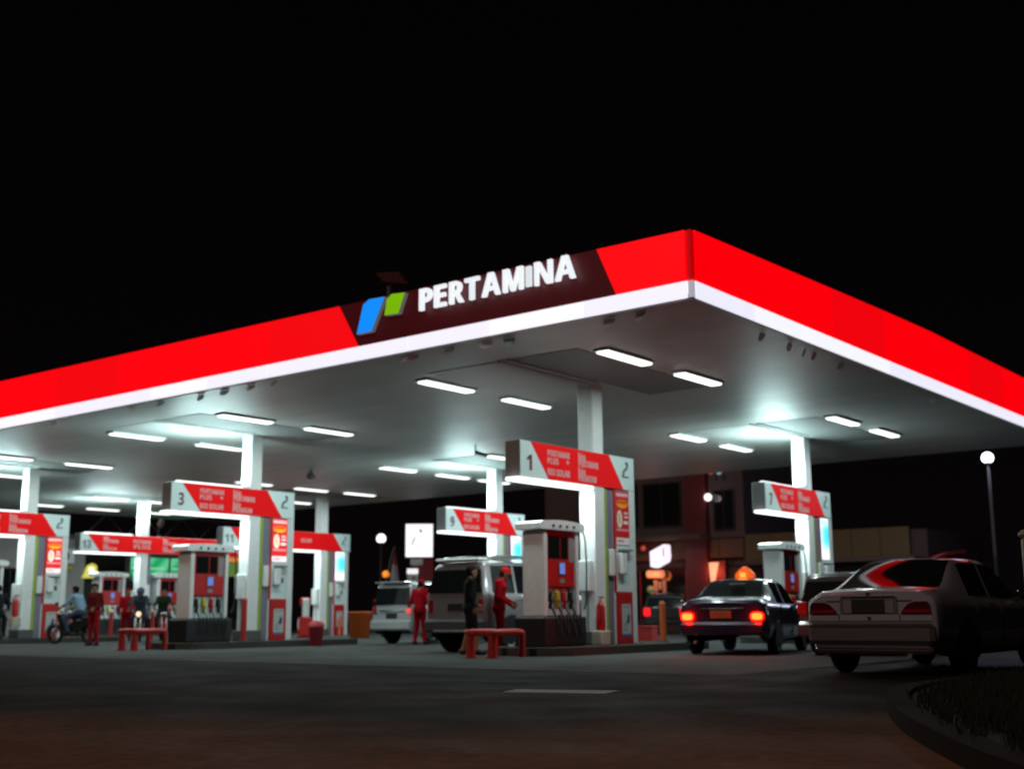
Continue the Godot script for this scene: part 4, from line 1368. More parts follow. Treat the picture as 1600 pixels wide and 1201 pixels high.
const LAMP_E := 7.0
const COLS := [[4.98, 5.27], [15.08, 5.27], [4.98, 16.07], [15.08, 16.07], [4.98, 26.87], [17.85, 27.3], [13.9, 33.9]]

func ground() -> void:
	# one sheet to the horizon; dark asphalt, with warm street light near the camera painted in as brown
	var s := S()
	s.set_smooth_group(1)
	var gx := [-220.0, -80.0, -40.0]
	while gx[-1] < 12.0:
		gx.append(gx[-1] + (0.8 if gx[-1] > -20.5 else 4.0))
	gx += [30.0, 70.0, 140.0, 280.0]
	var gz := [-280.0, -140.0, -70.0, -40.0, -24.0]
	while gz[-1] < 22.0:
		gz.append(gz[-1] + 0.8)
	gz += [40.0, 80.0, 220.0]
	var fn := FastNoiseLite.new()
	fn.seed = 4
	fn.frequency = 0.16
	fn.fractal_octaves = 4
	var warm_lit_brown := Color(0.36, 0.17, 0.088)
	var base_dark := Color(0.024, 0.020, 0.017)
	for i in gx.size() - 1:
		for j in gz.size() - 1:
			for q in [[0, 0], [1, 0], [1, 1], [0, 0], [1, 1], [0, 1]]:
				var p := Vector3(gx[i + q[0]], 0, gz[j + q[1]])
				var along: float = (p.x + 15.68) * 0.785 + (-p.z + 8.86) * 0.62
				s.set_color(warm_lit_brown.lerp(base_dark, clampf(smoothstep(5.0, 13.0, along + fn.get_noise_2d(p.x, p.z) * 5.0), 0, 1)))
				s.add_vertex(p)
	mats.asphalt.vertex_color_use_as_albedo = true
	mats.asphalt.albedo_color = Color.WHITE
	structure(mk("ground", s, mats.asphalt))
	s = S()
	extr(s, [Vector2(-2.1, -1.5), Vector2(34, -1.5), Vector2(34, 46), Vector2(-2.1, 46)], 0.0, 0.004, Transform3D(Basis(Vector3(1, 0, 0), Vector3(0, 0, -1), Vector3(0, 1, 0)), Vector3.ZERO))
	structure(mk("forecourt_pavement", s, mats.concrete))
	# painted dash on the asphalt
	s = S()
	extr(s, [Vector2(-6.05, -1.10), Vector2(-5.62, -0.94), Vector2(-5.26, -1.98), Vector2(-5.72, -2.10)], 0.0, 0.004, Transform3D(Basis(Vector3(1, 0, 0), Vector3(0, 0, -1), Vector3(0, 1, 0)), Vector3.ZERO))
	structure(mk("road_marking", s, mats.paint_white))
	# planted verge behind a kerb at the right
	var K := [Vector2(-14, -9.6), Vector2(-10.6, -7.5), Vector2(-9.5, -6.78), Vector2(-7.6, -5.72), Vector2(-5.7, -4.92), Vector2(-4.3, -4.66), Vector2(-3.1, -4.74), Vector2(-1.0, -5.0), Vector2(4.0, -5.6), Vector2(14.0, -6.6)]
	var pts := []
	for k in K:
		pts.append(V(k.x, 0, k.y))
	var C := curve(pts, 5)
	s = S()
	for i in C.size() - 1:
		var a: Vector3 = C[i]
		var b: Vector3 = C[i + 1]
		var d := (b - a).normalized()
		var n := Vector3(-d.z, 0, d.x) * 0.17
		var u := Vector3(0, 0.12, 0)
		face(s, [a + u, b + u, b + u + n, a + u + n], Vector3.UP)
		face(s, [a, b, b + u, a + u], -n)
		face(s, [a + n, b + n, b + n + u, a + n + u], n)
	var vk := mat("kerb_old", lin(0.030, 0.025, 0.020), 0.95)
	vk.metallic_specular = 0.12
	structure(mk("verge_kerb", s, vk))
	var pl := []
	for c in C:
		pl.append(Vector2(c.x, c.z + 0.12))
	pl.append(Vector2(14, 30))
	pl.append(Vector2(-14, 30))
	s = S()
	extr(s, pl, -0.02, 0.09, Transform3D(Basis(Vector3(1, 0, 0), Vector3(0, 0, 1), Vector3(0, 1, 0)), Vector3.ZERO))
	structure(mk("verge_soil", s, mat("soil", lin(0.018, 0.014, 0.010), 1.0)))
	var bl := S()
	for k in 5:
		var t := TAU * k / 5.0
		var q := Vector3(cos(t), 0, sin(t)) * 0.03
		var w := Vector3(-sin(t), 0, cos(t)) * 0.006
		face(bl, [q - w, q + w, q * 2.2 + Vector3(0, 0.07 + 0.012 * k, 0)], Vector3(cos(t), 0.3, sin(t)))
	bl.generate_normals()
	var mm := MultiMesh.new()
	mm.transform_format = MultiMesh.TRANSFORM_3D
	mm.mesh = bl.commit()
	var xs := []
	while xs.size() < 9000:
		var c: Vector3 = C[rng.randi_range(0, C.size() - 1)]
		var p := c + Vector3(rng.randf_range(-0.6, 0.6), 0.088, 0.45 + 4.5 * pow(rng.randf(), 1.6))
		xs.append(Transform3D(Basis(Vector3.UP, rng.randf() * TAU).scaled(Vector3.ONE * rng.randf_range(0.7, 1.5)), p))
	mm.instance_count = xs.size()
	for i in xs.size():
		mm.set_instance_transform(i, xs[i])
	var g := MultiMeshInstance3D.new()
	g.name = "verge_grass"
	g.multimesh = mm
	g.material_override = mat("grass", lin(0.010, 0.017, 0.006), 1.0)
	add_child(g, true)
	g.set_meta("kind", "stuff")
	tag(g, "short dark grass on the verge behind the kerb", "grass")

func shop_right() -> void:
	var o := thing("shop_building", "dim two storey shop with red pillar and yellow fascia beyond the canopy", "building", V(36, 0, 17))
	# local: x from the front face, z = 17 - b
	var f := func(n: String, b0: float, b1: float, h0: float, h1: float, x0: float, x1: float, m: Material, par: Node3D, bev := 0.0) -> MeshInstance3D:
		return boxp(n, Vector3(x0, h0, 17.0 - maxf(b0, b1)), Vector3(x1, h1, 17.0 - minf(b0, b1)), m, par, bev)
	var wall := mat("shop_wall", lin(0.045, 0.026, 0.021), 0.8)
	var pale := mat("shop_pale", lin(0.07, 0.048, 0.046), 0.8)
	var fas := mat("shop_fascia", lin(0.085, 0.055, 0.016), 0.6)
	f.call("wall", 9.6, 30.0, 0.0, 2.9, 0.3, 8.0, wall, o)
	f.call("wall", 18.2, 30.0, 4.30, 8.6, 0.3, 8.0, pale, o)
	f.call("wall", 9.6, 30.0, 2.95, 4.28, 0.5, 8.0, wall, o)
	f.call("roof", 18.0, 30.2, 8.62, 8.85, 0.0, 8.3, mats.grey_dark, o)
	for k in 6:
		f.call("yellow_board", 10.28 + k * 1.32, 11.58 + k * 1.32, 3.14, 4.40, 0.2, 0.36, fas, o, 0.02)
	for k in 5:
		f.call("brown_board", 18.24 + k * 1.32, 19.54 + k * 1.32, 3.35, 4.25, 0.22, 0.40, mat("shop_brown", lin(0.08, 0.045, 0.022), 0.7), o, 0.02)
	f.call("awning", 9.7, 18.2, 2.90, 3.10, -0.9, 0.45, pale, o, 0.03)
	f.call("awning", 20.0, 29.0, 4.27, 4.50, -0.8, 0.45, pale, o, 0.03)
	f.call("pillar", 20.06, 21.25, 0.0, 8.6, -0.1, 0.45, mat("shop_red", lin(0.09, 0.004, 0.005), 0.6), o, 0.03)
	var gl: Material = mats.glass_dark
	for q in [[21.60, 23.8, 5.0, 7.2], [24.1, 26.2, 5.0, 7.2], [18.67, 19.79, 4.65, 6.62]]:
		var w: MeshInstance3D = f.call("window", q[0], q[1], q[2], q[3], 0.22, 0.32, mats.black, o)
		f.call("pane", q[0] + 0.08, (q[0] + q[1]) * 0.5 - 0.03, q[2] + 0.08, q[3] - 0.08, 0.19, 0.215, gl, w)
		f.call("pane", (q[0] + q[1]) * 0.5 + 0.03, q[1] - 0.08, q[2] + 0.08, q[3] - 0.08, 0.19, 0.215, gl, w)
	# shop front under the awning
	f.call("shop_window", 21.4, 28.0, 0.4, 2.85, 0.2, 0.29, mats.glass_dark, o)
	for k in 6:
		f.call("mullion", 21.35 + k * 1.32, 21.42 + k * 1.32, 0.3, 2.88, 0.14, 0.19, mats.red_dark, o)
	var sl := S()
	tube(sl, [Vector3(0.0, 2.68, -6.45), Vector3(0.0, 2.68, -6.35), Vector3(0.0, 2.66, -5.75), Vector3(0.0, 2.66, -5.6)], 0.19, 12)
	mk("ceiling_strip_lamp", sl, glow("warm_strip", Color(1.0, 0.55, 0.34), 0.85), o)
	omni(V(-0.5, 2.6, 6.0), 0.9, Color(1.0, 0.5, 0.25), 0.3, o, "strip_lamp_light")
	var amb := glow("display_amber", Color(0.62, 0.26, 0.09), 0.4)
	for q in [[22.95, 23.2, 1.8, 2.38], [22.72, 22.92, 1.9, 2.30], [22.48, 22.68, 1.75, 2.36]]:
		f.call("lit_display", q[0], q[1], q[2], q[3], 0.05, 0.13, amb, o, 0.06)
	sl = S()
	lathe(sl, [Vector2(0, -0.19), Vector2(0.14, -0.14), Vector2(0.2, 0.0), Vector2(0.14, 0.14), Vector2(0, 0.19)], 14, Transform3D(Basis.IDENTITY, Vector3(0.0, 1.92, -6.32)))
	mk("green_light", sl, glow("green_small", Color(0.20, 0.42, 0.18), 0.45), o)
	f.call("door", 19.2, 20.02, 0.0, 3.2, 0.10, 0.28, mats.red_dark, o)
	var s := S()
	extr(s, [Vector2(-3.04, 3.14), Vector2(-2.52, 3.14), Vector2(-2.60, 2.85), Vector2(-2.78, 2.1), Vector2(-2.92, 1.95), Vector2(-3.0, 2.5)], -0.03, 0.02, Transform3D(Basis(Vector3(0, 0, 1), Vector3.UP, Vector3(-1, 0, 0)), Vector3(0.06, 0, 0)))
	mk("door_light", s, glow("door_peach", Color(1.0, 0.66, 0.48), 1.0), o)
	omni(Vector3(-0.4, 2.7, -2.8), 0.7, Color(1.0, 0.5, 0.3), 0.2, o, "door_lamp_light")
	var i := 0
	for q in [[19.84, 6.25, 0.19, Color(1, 0.95, 0.95), 1.5], [19.2, 7.43, 0.13, Color(0.5, 0.72, 0.75), 0.7], [19.63, 7.45, 0.11, Color(0.8, 0.4, 0.25), 0.5], [23.6, 3.97, 0.13, Color(0.9, 0.25, 0.15), 0.5]]:
		s = S()
		var pr := []
		for k in 9:
			var t := -PI / 2 + PI * k / 8.0
			pr.append(Vector2(cos(t) * q[2], sin(t) * q[2]))
		var at := Vector3(-0.15, q[1], 17.0 - q[0])
		lathe(s, pr, 16, Transform3D(Basis.IDENTITY, at))
		mk("globe_lamp", s, glow("globe%d" % i, q[3], q[4]), o)
		boxp("lamp_bracket", at + Vector3(0.05, -0.03, -0.03), at + Vector3(0.42, 0.03, 0.03), mats.grey_dark, o)
		if i == 0:
			omni(at + Vector3(-0.3, 0, 0), 0.12, Color(1, 0.9, 0.9), 0.15, o, "globe_lamp_light")
		i += 1
	# projecting lit sign box
	var o2 := thing("sign_box", "glowing white projecting box sign on the dim shop front", "sign", V(34.9, 0, 22.05), -20.0)
	s = S()
	extr(s, [Vector2(-0.60, 3.00), Vector2(-0.28, 2.93), Vector2(0.58, 3.20), Vector2(0.66, 3.42), Vector2(0.62, 3.98), Vector2(0.44, 4.02), Vector2(-0.62, 3.72)], -0.14, 0.14, Transform3D(Basis(Vector3(0, 0, 1), Vector3.UP, Vector3(-1, 0, 0)), Vector3.ZERO))
	mk("light_box", s, glow("sign_white", Color(1.0, 0.93, 1.0), 1.15), o2)
	boxp("sign_mark", Vector3(-0.155, 3.42, 0.40), Vector3(-0.143, 3.86, 0.48), mat("mark_violet", lin(0.25, 0.22, 0.36), 0.6), o2)
	boxp("bracket", Vector3(0.10, 3.45, -0.05), Vector3(1.3, 3.52, 0.05), mats.grey_dark, o2)
	omni(Vector3(-0.5, 3.4, 0), 0.25, Color(1.0, 0.85, 1.0), 0.4, o2, "sign_light")

func shop_left() -> void:
	var o := thing("service_building", "low building with pale wall and lit green panels behind the farthest pumps", "building", V(0, 0, 43))
	var f := func(n: String, a0: float, a1: float, h0: float, h1: float, z0: float, z1: float, m: Material, par: Node3D, bev := 0.0) -> MeshInstance3D:
		return boxp(n, Vector3(a0, h0, z0), Vector3(a1, h1, z1), m, par, bev)
	var wall := mat("service_wall", lin(0.30, 0.30, 0.29), 0.8)
	var dark := mat("service_dark", lin(0.03, 0.035, 0.03), 0.8)
	f.call("wall", 9.0, 17.1, 0.0, 4.45, -6.0, 0.0, wall, o)
	f.call("wall", 17.1, 29.0, 0.0, 4.30, -6.0, -2.4, dark, o)
	f.call("roof", 8.8, 29.2, 4.46, 4.62, -6.2, 0.3, mats.grey_dark, o)
	for q in [[19.6, 20.42], [20.5, 21.85], [21.93, 23.3], [23.38, 24.7]]:
		var p: MeshInstance3D = f.call("green_panel", q[0], q[1], 2.56, 3.72, -0.12, -0.01, mats.grey, o, 0.01)
		sheet("panel_print", Vector2(q[1] - q[0] - 0.04, 1.10), poster("poster_green"), p, Vector3((q[0] + q[1]) * 0.5, 3.14, 0.0))
	f.call("panel_beam", 17.2, 26.9, 3.75, 3.95, -0.2, -0.02, mats.grey_dark, o)
	for a in [19.5, 22.0, 24.8, 26.9]:
		f.call("panel_post", a - 0.06, a + 0.06, 0.0, 3.74, -0.22, -0.13, mats.grey_dark, o)
	f.call("orange_panel", 25.55, 26.8, 3.62, 4.42, -0.10, 0.02, glow("panel_orange", Color(1.0, 0.62, 0.25), 0.6), o, 0.01)
	f.call("yellow_panel", 25.55, 26.8, 2.86, 3.58, -0.10, 0.02, glow("panel_yellow", Color(0.45, 0.62, 0.25), 0.45), o, 0.01)
	f.call("yellow_ledge", 15.5, 16.3, 2.98, 3.16, 0.0, 0.22, mats.yellow, o, 0.02)
	var ac := f.call("air_conditioner", 15.5, 16.35, 3.25, 3.95, 0.0, 0.32, mats.white, o, 0.03) as MeshInstance3D
	var s := S()
	cyl(s, Vector3(15.8, 3.6, 0.322), Vector3(15.8, 3.6, 0.335), 0.26, 0.26, 20)
	mk("fan_grille", s, mats.grey_dark, ac)
	f.call("window", 13.0, 14.8, 1.4, 3.0, 0.0, 0.03, mats.glass_dark, o)
	f.call("shutter", 17.4, 19.3, 0.0, 2.5, -2.4, -2.33, mat("shutter_dark", lin(0.07, 0.07, 0.075), 0.6), o)
	# yellow emblem sign
	s = S()
	extr(s, [Vector2(16.95, 2.62), Vector2(17.62, 2.62), Vector2(17.74, 2.98), Vector2(17.70, 3.22), Vector2(17.48, 3.32), Vector2(17.22, 3.20), Vector2(17.12, 2.95)], -0.05, 0.06)
	var em := mk("yellow_sign", s, glow("sign_yellow", Color(0.9, 0.86, 0.15), 0.75), o)
	s = S()
	lathe(s, [Vector2(0, -0.12), Vector2(0.15, -0.02), Vector2(0.13, 0.13), Vector2(0, 0.17)], 14, Transform3D(Basis(Vector3(1, 0, 0), PI / 2), Vector3(17.38, 3.02, 0.06)))
	mk("sign_lamp", s, glow("sign_pale", Color(1.0, 1.0, 0.9), 1.0), em)
	# open roof trusses
	s = S()
	for k in 5:
		var a := 17.3 + k * 2.2
		tube(s, [Vector3(a, 4.7, -0.4), Vector3(a + 1.1, 5.75, -0.4)], 0.035, 6)
		tube(s, [Vector3(a + 1.1, 5.75, -0.4), Vector3(a + 2.2, 4.7, -0.4)], 0.035, 6)
	tube(s, [Vector3(17.0, 4.7, -0.4), Vector3(28.6, 4.7, -0.4)], 0.045, 6)
	tube(s, [Vector3(18.2, 5.75, -0.4), Vector3(27.4, 5.75, -0.4)], 0.045, 6)
	mk("roof_truss", s, mats.grey_dark, o)

func roadside() -> void:
	var o := thing("price_sign", "bright white square sign with red and blue marks above price panels", "sign", V(32.8, 0, 35.9), -47.0)
	boxp("post", Vector3(-0.35, 0, -0.2), Vector3(0.75, 3.75, -0.06), mats.maroon, o, 0.02)
	boxp("sign_case", Vector3(-0.80, 3.82, -0.16), Vector3(0.74, 5.66, 0.10), mats.grey, o, 0.04)
	boxp("light_face", Vector3(-0.76, 3.86, 0.102), Vector3(0.70, 5.62, 0.12), glow("sign_face_white", Color(1, 1, 1), 1.15), o, 0.01)
	var s := S()
	extr(s, [Vector2(-0.46, 4.48), Vector2(-0.40, 4.48), Vector2(-0.24, 4.92), Vector2(-0.30, 4.92)], 0.121, 0.128)
	mk("blue_mark", s, mat("mark_blue", lin(0.12, 0.16, 0.5), 0.5), o)
	s = S()
	extr(s, [Vector2(-0.06, 5.34), Vector2(0.08, 5.34), Vector2(0.14, 5.14), Vector2(0.02, 5.18)], 0.121, 0.128)
	mk("red_mark", s, mat("mark_red", lin(0.5, 0.03, 0.05), 0.5), o)
	boxp("price_panel", Vector3(-0.50, 3.42, -0.05), Vector3(0.18, 3.76, 0.05), mats.white_face, o, 0.02)
	boxp("price_panel", Vector3(-0.68, 2.95, -0.05), Vector3(-0.08, 3.24, 0.05), glow("panel_white_lit", Color(1, 1, 1), 0.9), o, 0.02)
	boxp("price_panel", Vector3(-0.66, 2.52, -0.05), Vector3(-0.08, 2.90, 0.05), mats.white_face, o, 0.02)
	boxp("price_digit", Vector3(-0.40, 2.66, 0.052), Vector3(-0.24, 2.82, 0.06), mats.numeral_grey, o)
	area(Vector3(0, 4.7, 0.2), Vector3(0, 180, 0), Vector2(1.4, 1.6), 0.8, Color.WHITE, o, "sign_light")
	lamp_post("street_lamp", "round white lamp on thin pole left of the white square sign", V(34.2, 0, 40.2), 5.1, 0.27, 1.5, Color(1, 0.92, 0.95), glow("lamp_pink_white", Color(1.0, 0.95, 0.97), 2.0))
	lamp_post("signal_lamp", "small amber lamp on post above the silver minivan", V(38.0, 0, 43.5), 3.25, 0.22, 0.5, Color(1, 0.5, 0.1), glow("lamp_amber", Color(1.0, 0.55, 0.12), 1.2))
	lamp_post("street_lamp", "brilliant white lamp on tall thin pole right of the canopy", V(27.4, 0, 4.06), 6.0, 0.2, 30.0, Color(0.84, 0.86, 1.0), glow("lamp_white", Color(0.95, 0.95, 1.0), 4.0))
	# unlit lamp head behind the farthest pumps
	o = thing("yard_lamp", "unlit pale lamp on a pole above the green panels", "street lamp", V(21.7, 0, 43.8))
	s = S()
	tube(s, [Vector3(0, 4.63, 0), Vector3(0, 5.3, 0.02), Vector3(-0.05, 5.5, 0.1)], 0.045, 8)
	mk("pole", s, mats.grey, o)
	s = S()
	box(s, Vector3(-0.02, 5.5, 0.2), Vector3(0.30, 0.42, 0.2), 0.06, Basis(Vector3(0, 0, 1), -0.4))
	mk("lamp_head", s, mats.white, o)
	# tall tapering flag
	o = thing("banner_flag", "tall faded red and white flag behind the silver minivan", "flag", V(27.5, 0, 32.8), -47.0)
	s = S()
	tube(s, curve([Vector3(-0.35, 0, 0), Vector3(-0.3, 2.2, 0), Vector3(-0.05, 3.7, 0), Vector3(0.12, 4.1, 0)]), 0.02, 6)
	mk("pole", s, mats.grey, o)
	var cm := [mat("flag_red", lin(0.30, 0.05, 0.06), 0.8), mat("flag_pale", lin(0.34, 0.29, 0.34), 0.8)]
	for k in 2:
		s = S()
		s.set_smooth_group(1)
		var L: Array = [[3.25, 4.08], [1.0, 3.245]][k]
		for i in 8:
			for j in 5:
				var q := []
				for c in [[0, 0], [1, 0], [1, 1], [0, 1]]:
					var y := lerpf(L[0], L[1], (i + c[1]) / 8.0)
					var w := clampf((4.15 - y) * 0.26, 0.02, 0.62)
					var u: float = (j + c[0]) / 5.0
					var ed := lerpf(-0.33, 0.10, clampf((y - 1.0) / 3.1, 0, 1))
					q.append(Vector3(ed + w * u, y - 0.1 * u, 0.06 * sin(u * 5.0 + y * 2.0)))
				face(s, q, Vector3(0, 0, 1))
		mk("cloth", s, cm[k], o)
	# red arched shelter by the bright lamp
	o = thing("arched_shelter", "dim red arched awning on posts beyond the silver sedan roof", "awning", V(26.6, 0, 5.75), -60.0)
	s = S()
	var pl := []
	for i in 13:
		var t := PI * 0.5 * i / 12.0
		pl.append(Vector2(0.75 - cos(t) * 1.25, 2.1 + sin(t) * 0.72))
	for i in 13:
		var t := PI * 0.5 * (12 - i) / 12.0
		pl.append(Vector2(0.75 - cos(t) * 1.10, 2.1 + sin(t) * 0.60))
	var dimred := mat("awning_red", lin(0.24, 0.008, 0.010), 0.6)
	extr(s, pl, -0.9, 0.9)
	mk("arch", s, dimred, o)
	s = S()
	pl = [Vector2(0.75, 2.12), Vector2(0.75, 2.68)]
	for i in 12:
		var t := PI * 0.5 * (12 - i) / 12.0
		pl.append(Vector2(0.75 - cos(t) * 1.08, 2.1 + sin(t) * 0.58))
	extr(s, pl, 0.4, 0.43)
	mk("back_panel", s, mats.red_dark, o)
	boxp("side_panel", Vector3(-1.1, 2.1, -0.8), Vector3(-0.35, 2.5, -0.7), mats.red_dark, o, 0.02)
	boxp("beam", Vector3(-1.2, 1.98, -0.9), Vector3(0.8, 2.09, 0.9), dimred, o, 0.02)
	for x in [-1.1, 0.7]:
		for z in [-0.8, 0.8]:
			boxp("post", Vector3(x - 0.04, 0, z - 0.04), Vector3(x + 0.04, 1.97, z + 0.04), mats.grey_dark, o)
	o = thing("gate_post", "pale concrete post at the right edge of the verge", "post", V(-6.42, 0, -6.39), 20.0)
	boxp("shaft", Vector3(-0.11, 0, -0.11), Vector3(0.11, 1.28, 0.11), mats.beige, o, 0.015)
	boxp("cap", Vector3(-0.125, 1.281, -0.125), Vector3(0.125, 1.33, 0.125), mats.beige, o, 0.015)

func ceiling_bits() -> void:
	# small paper pennants left under the canopy edge
	var pal := [mat("pennant_white", lin(0.85, 0.87, 0.87), 0.7), mat("pennant_blue", lin(0.35, 0.70, 0.80), 0.7), mat("pennant_red", lin(0.5, 0.02, 0.03), 0.7), mat("pennant_grey", lin(0.5, 0.5, 0.5), 0.7)]
	for m in pal:
		m.backlight_enabled = true
		m.backlight = Color(0.9, 0.9, 0.9)
	var nm := ["white", "pale blue", "red", "grey"]
	var list := [[0, 6.15, 0], [0, 5.98, 2], [0, 5.1, 3], [0, 4.25, 0], [0, 3.74, 1], [0, 1.66, 3], [0, 1.05, 3], [0, 10.55, 0], [0, 9.8, 3], [0, 14.74, 0], [0, 13.6, 3], [0, 12.2, 3], [0, 11.4, 3], [0, 17.9, 0], [1, 2.73, 3], [1, 3.77, 0], [1, 4.37, 1], [1, 4.80, 2], [1, 6.0, 3], [1, 11.08, 0]]
	var beside := ["under the blue logo bar", "right of the pennant under the blue logo bar", "under the first letters of the lettering", "under the middle of the lettering", "right of the white pennant under the lettering", "under the right end of the dark board", "nearest the canopy corner on the lettered side",
		"above the column of sign three", "right of the white pennant above the column of sign three", "over the lamps left of sign three", "second after the white one left of sign three", "third after the white one left of sign three", "midway between two white ones, left of sign three", "above the column of the edge-cut sign", "nearest the corner on the plain red side", "beside the pale blue one on the plain red side", "between white and red ones on the plain red side", "beside the pale blue one on the plain red side", "after the red one on the plain red side", "farthest along the plain red side"]
	for i in list.size():
		var q: Array = list[i]
		var at := V(0.2, CEIL - 0.002, q[1]) if q[0] == 0 else V(q[1], CEIL - 0.002, 0.2)
		var o := thing("pennant", "small %s paper pennant hanging %s" % [nm[q[2]], beside[i]], "pennant", at, (90.0 if q[0] == 0 else 0.0) + rng.randf_range(-20, 20), "paper pennants under the canopy edge")
		var s := S()
		extr(s, [Vector2(-0.11, -0.01), Vector2(0.11, -0.01), Vector2(0.10, -0.13), Vector2(0.0, -0.17), Vector2(-0.10, -0.13)], -0.004, 0.004, Transform3D(Basis(Vector3(1, 0, 0), rng.randf_range(0.2, 0.9)), Vector3.ZERO))
		mk("paper", s, pal[q[2]], o)
		s = S()
		tube(s, [Vector3(0, 0, 0), Vector3(0, -0.02, 0)], 0.004, 5)
		mk("string", s, mats.grey_dark, o)
	var o := thing("cctv_camera", "black security camera on bracket under ceiling left of sign 1", "camera", V(10.04, CEIL, 12.67), -40.0)
	o.scale = Vector3.ONE * 0.75
	boxp("bracket", Vector3(-0.16, -0.42, -0.03), Vector3(-0.10, 0.0, 0.03), mats.grey, o, 0.006)
	var s := S()
	box(s, Vector3(0.08, -0.36, 0.0), Vector3(0.48, 0.13, 0.13), 0.02, Basis(Vector3(0, 0, 1), -0.3))
	cyl(s, Vector3(0.28, -0.42, 0), Vector3(0.34, -0.44, 0), 0.05, 0.05, 12)
	mk("camera_body", s, mats.black, o)
	o = thing("ceiling_speaker", "small dark fitting hanging from the ceiling right of sign 3 column", "speaker", V(10.8, CEIL, 20.4))
	s = S()
	cyl(s, Vector3(0, 0, 0), Vector3(0, -0.10, 0), 0.02, 0.02, 8)
	lathe(s, [Vector2(0.03, -0.08), Vector2(0.13, -0.20), Vector2(0.15, -0.30), Vector2(0.0, -0.36)], 16, Transform3D.IDENTITY)
	mk("cone", s, mats.numeral_grey, o)

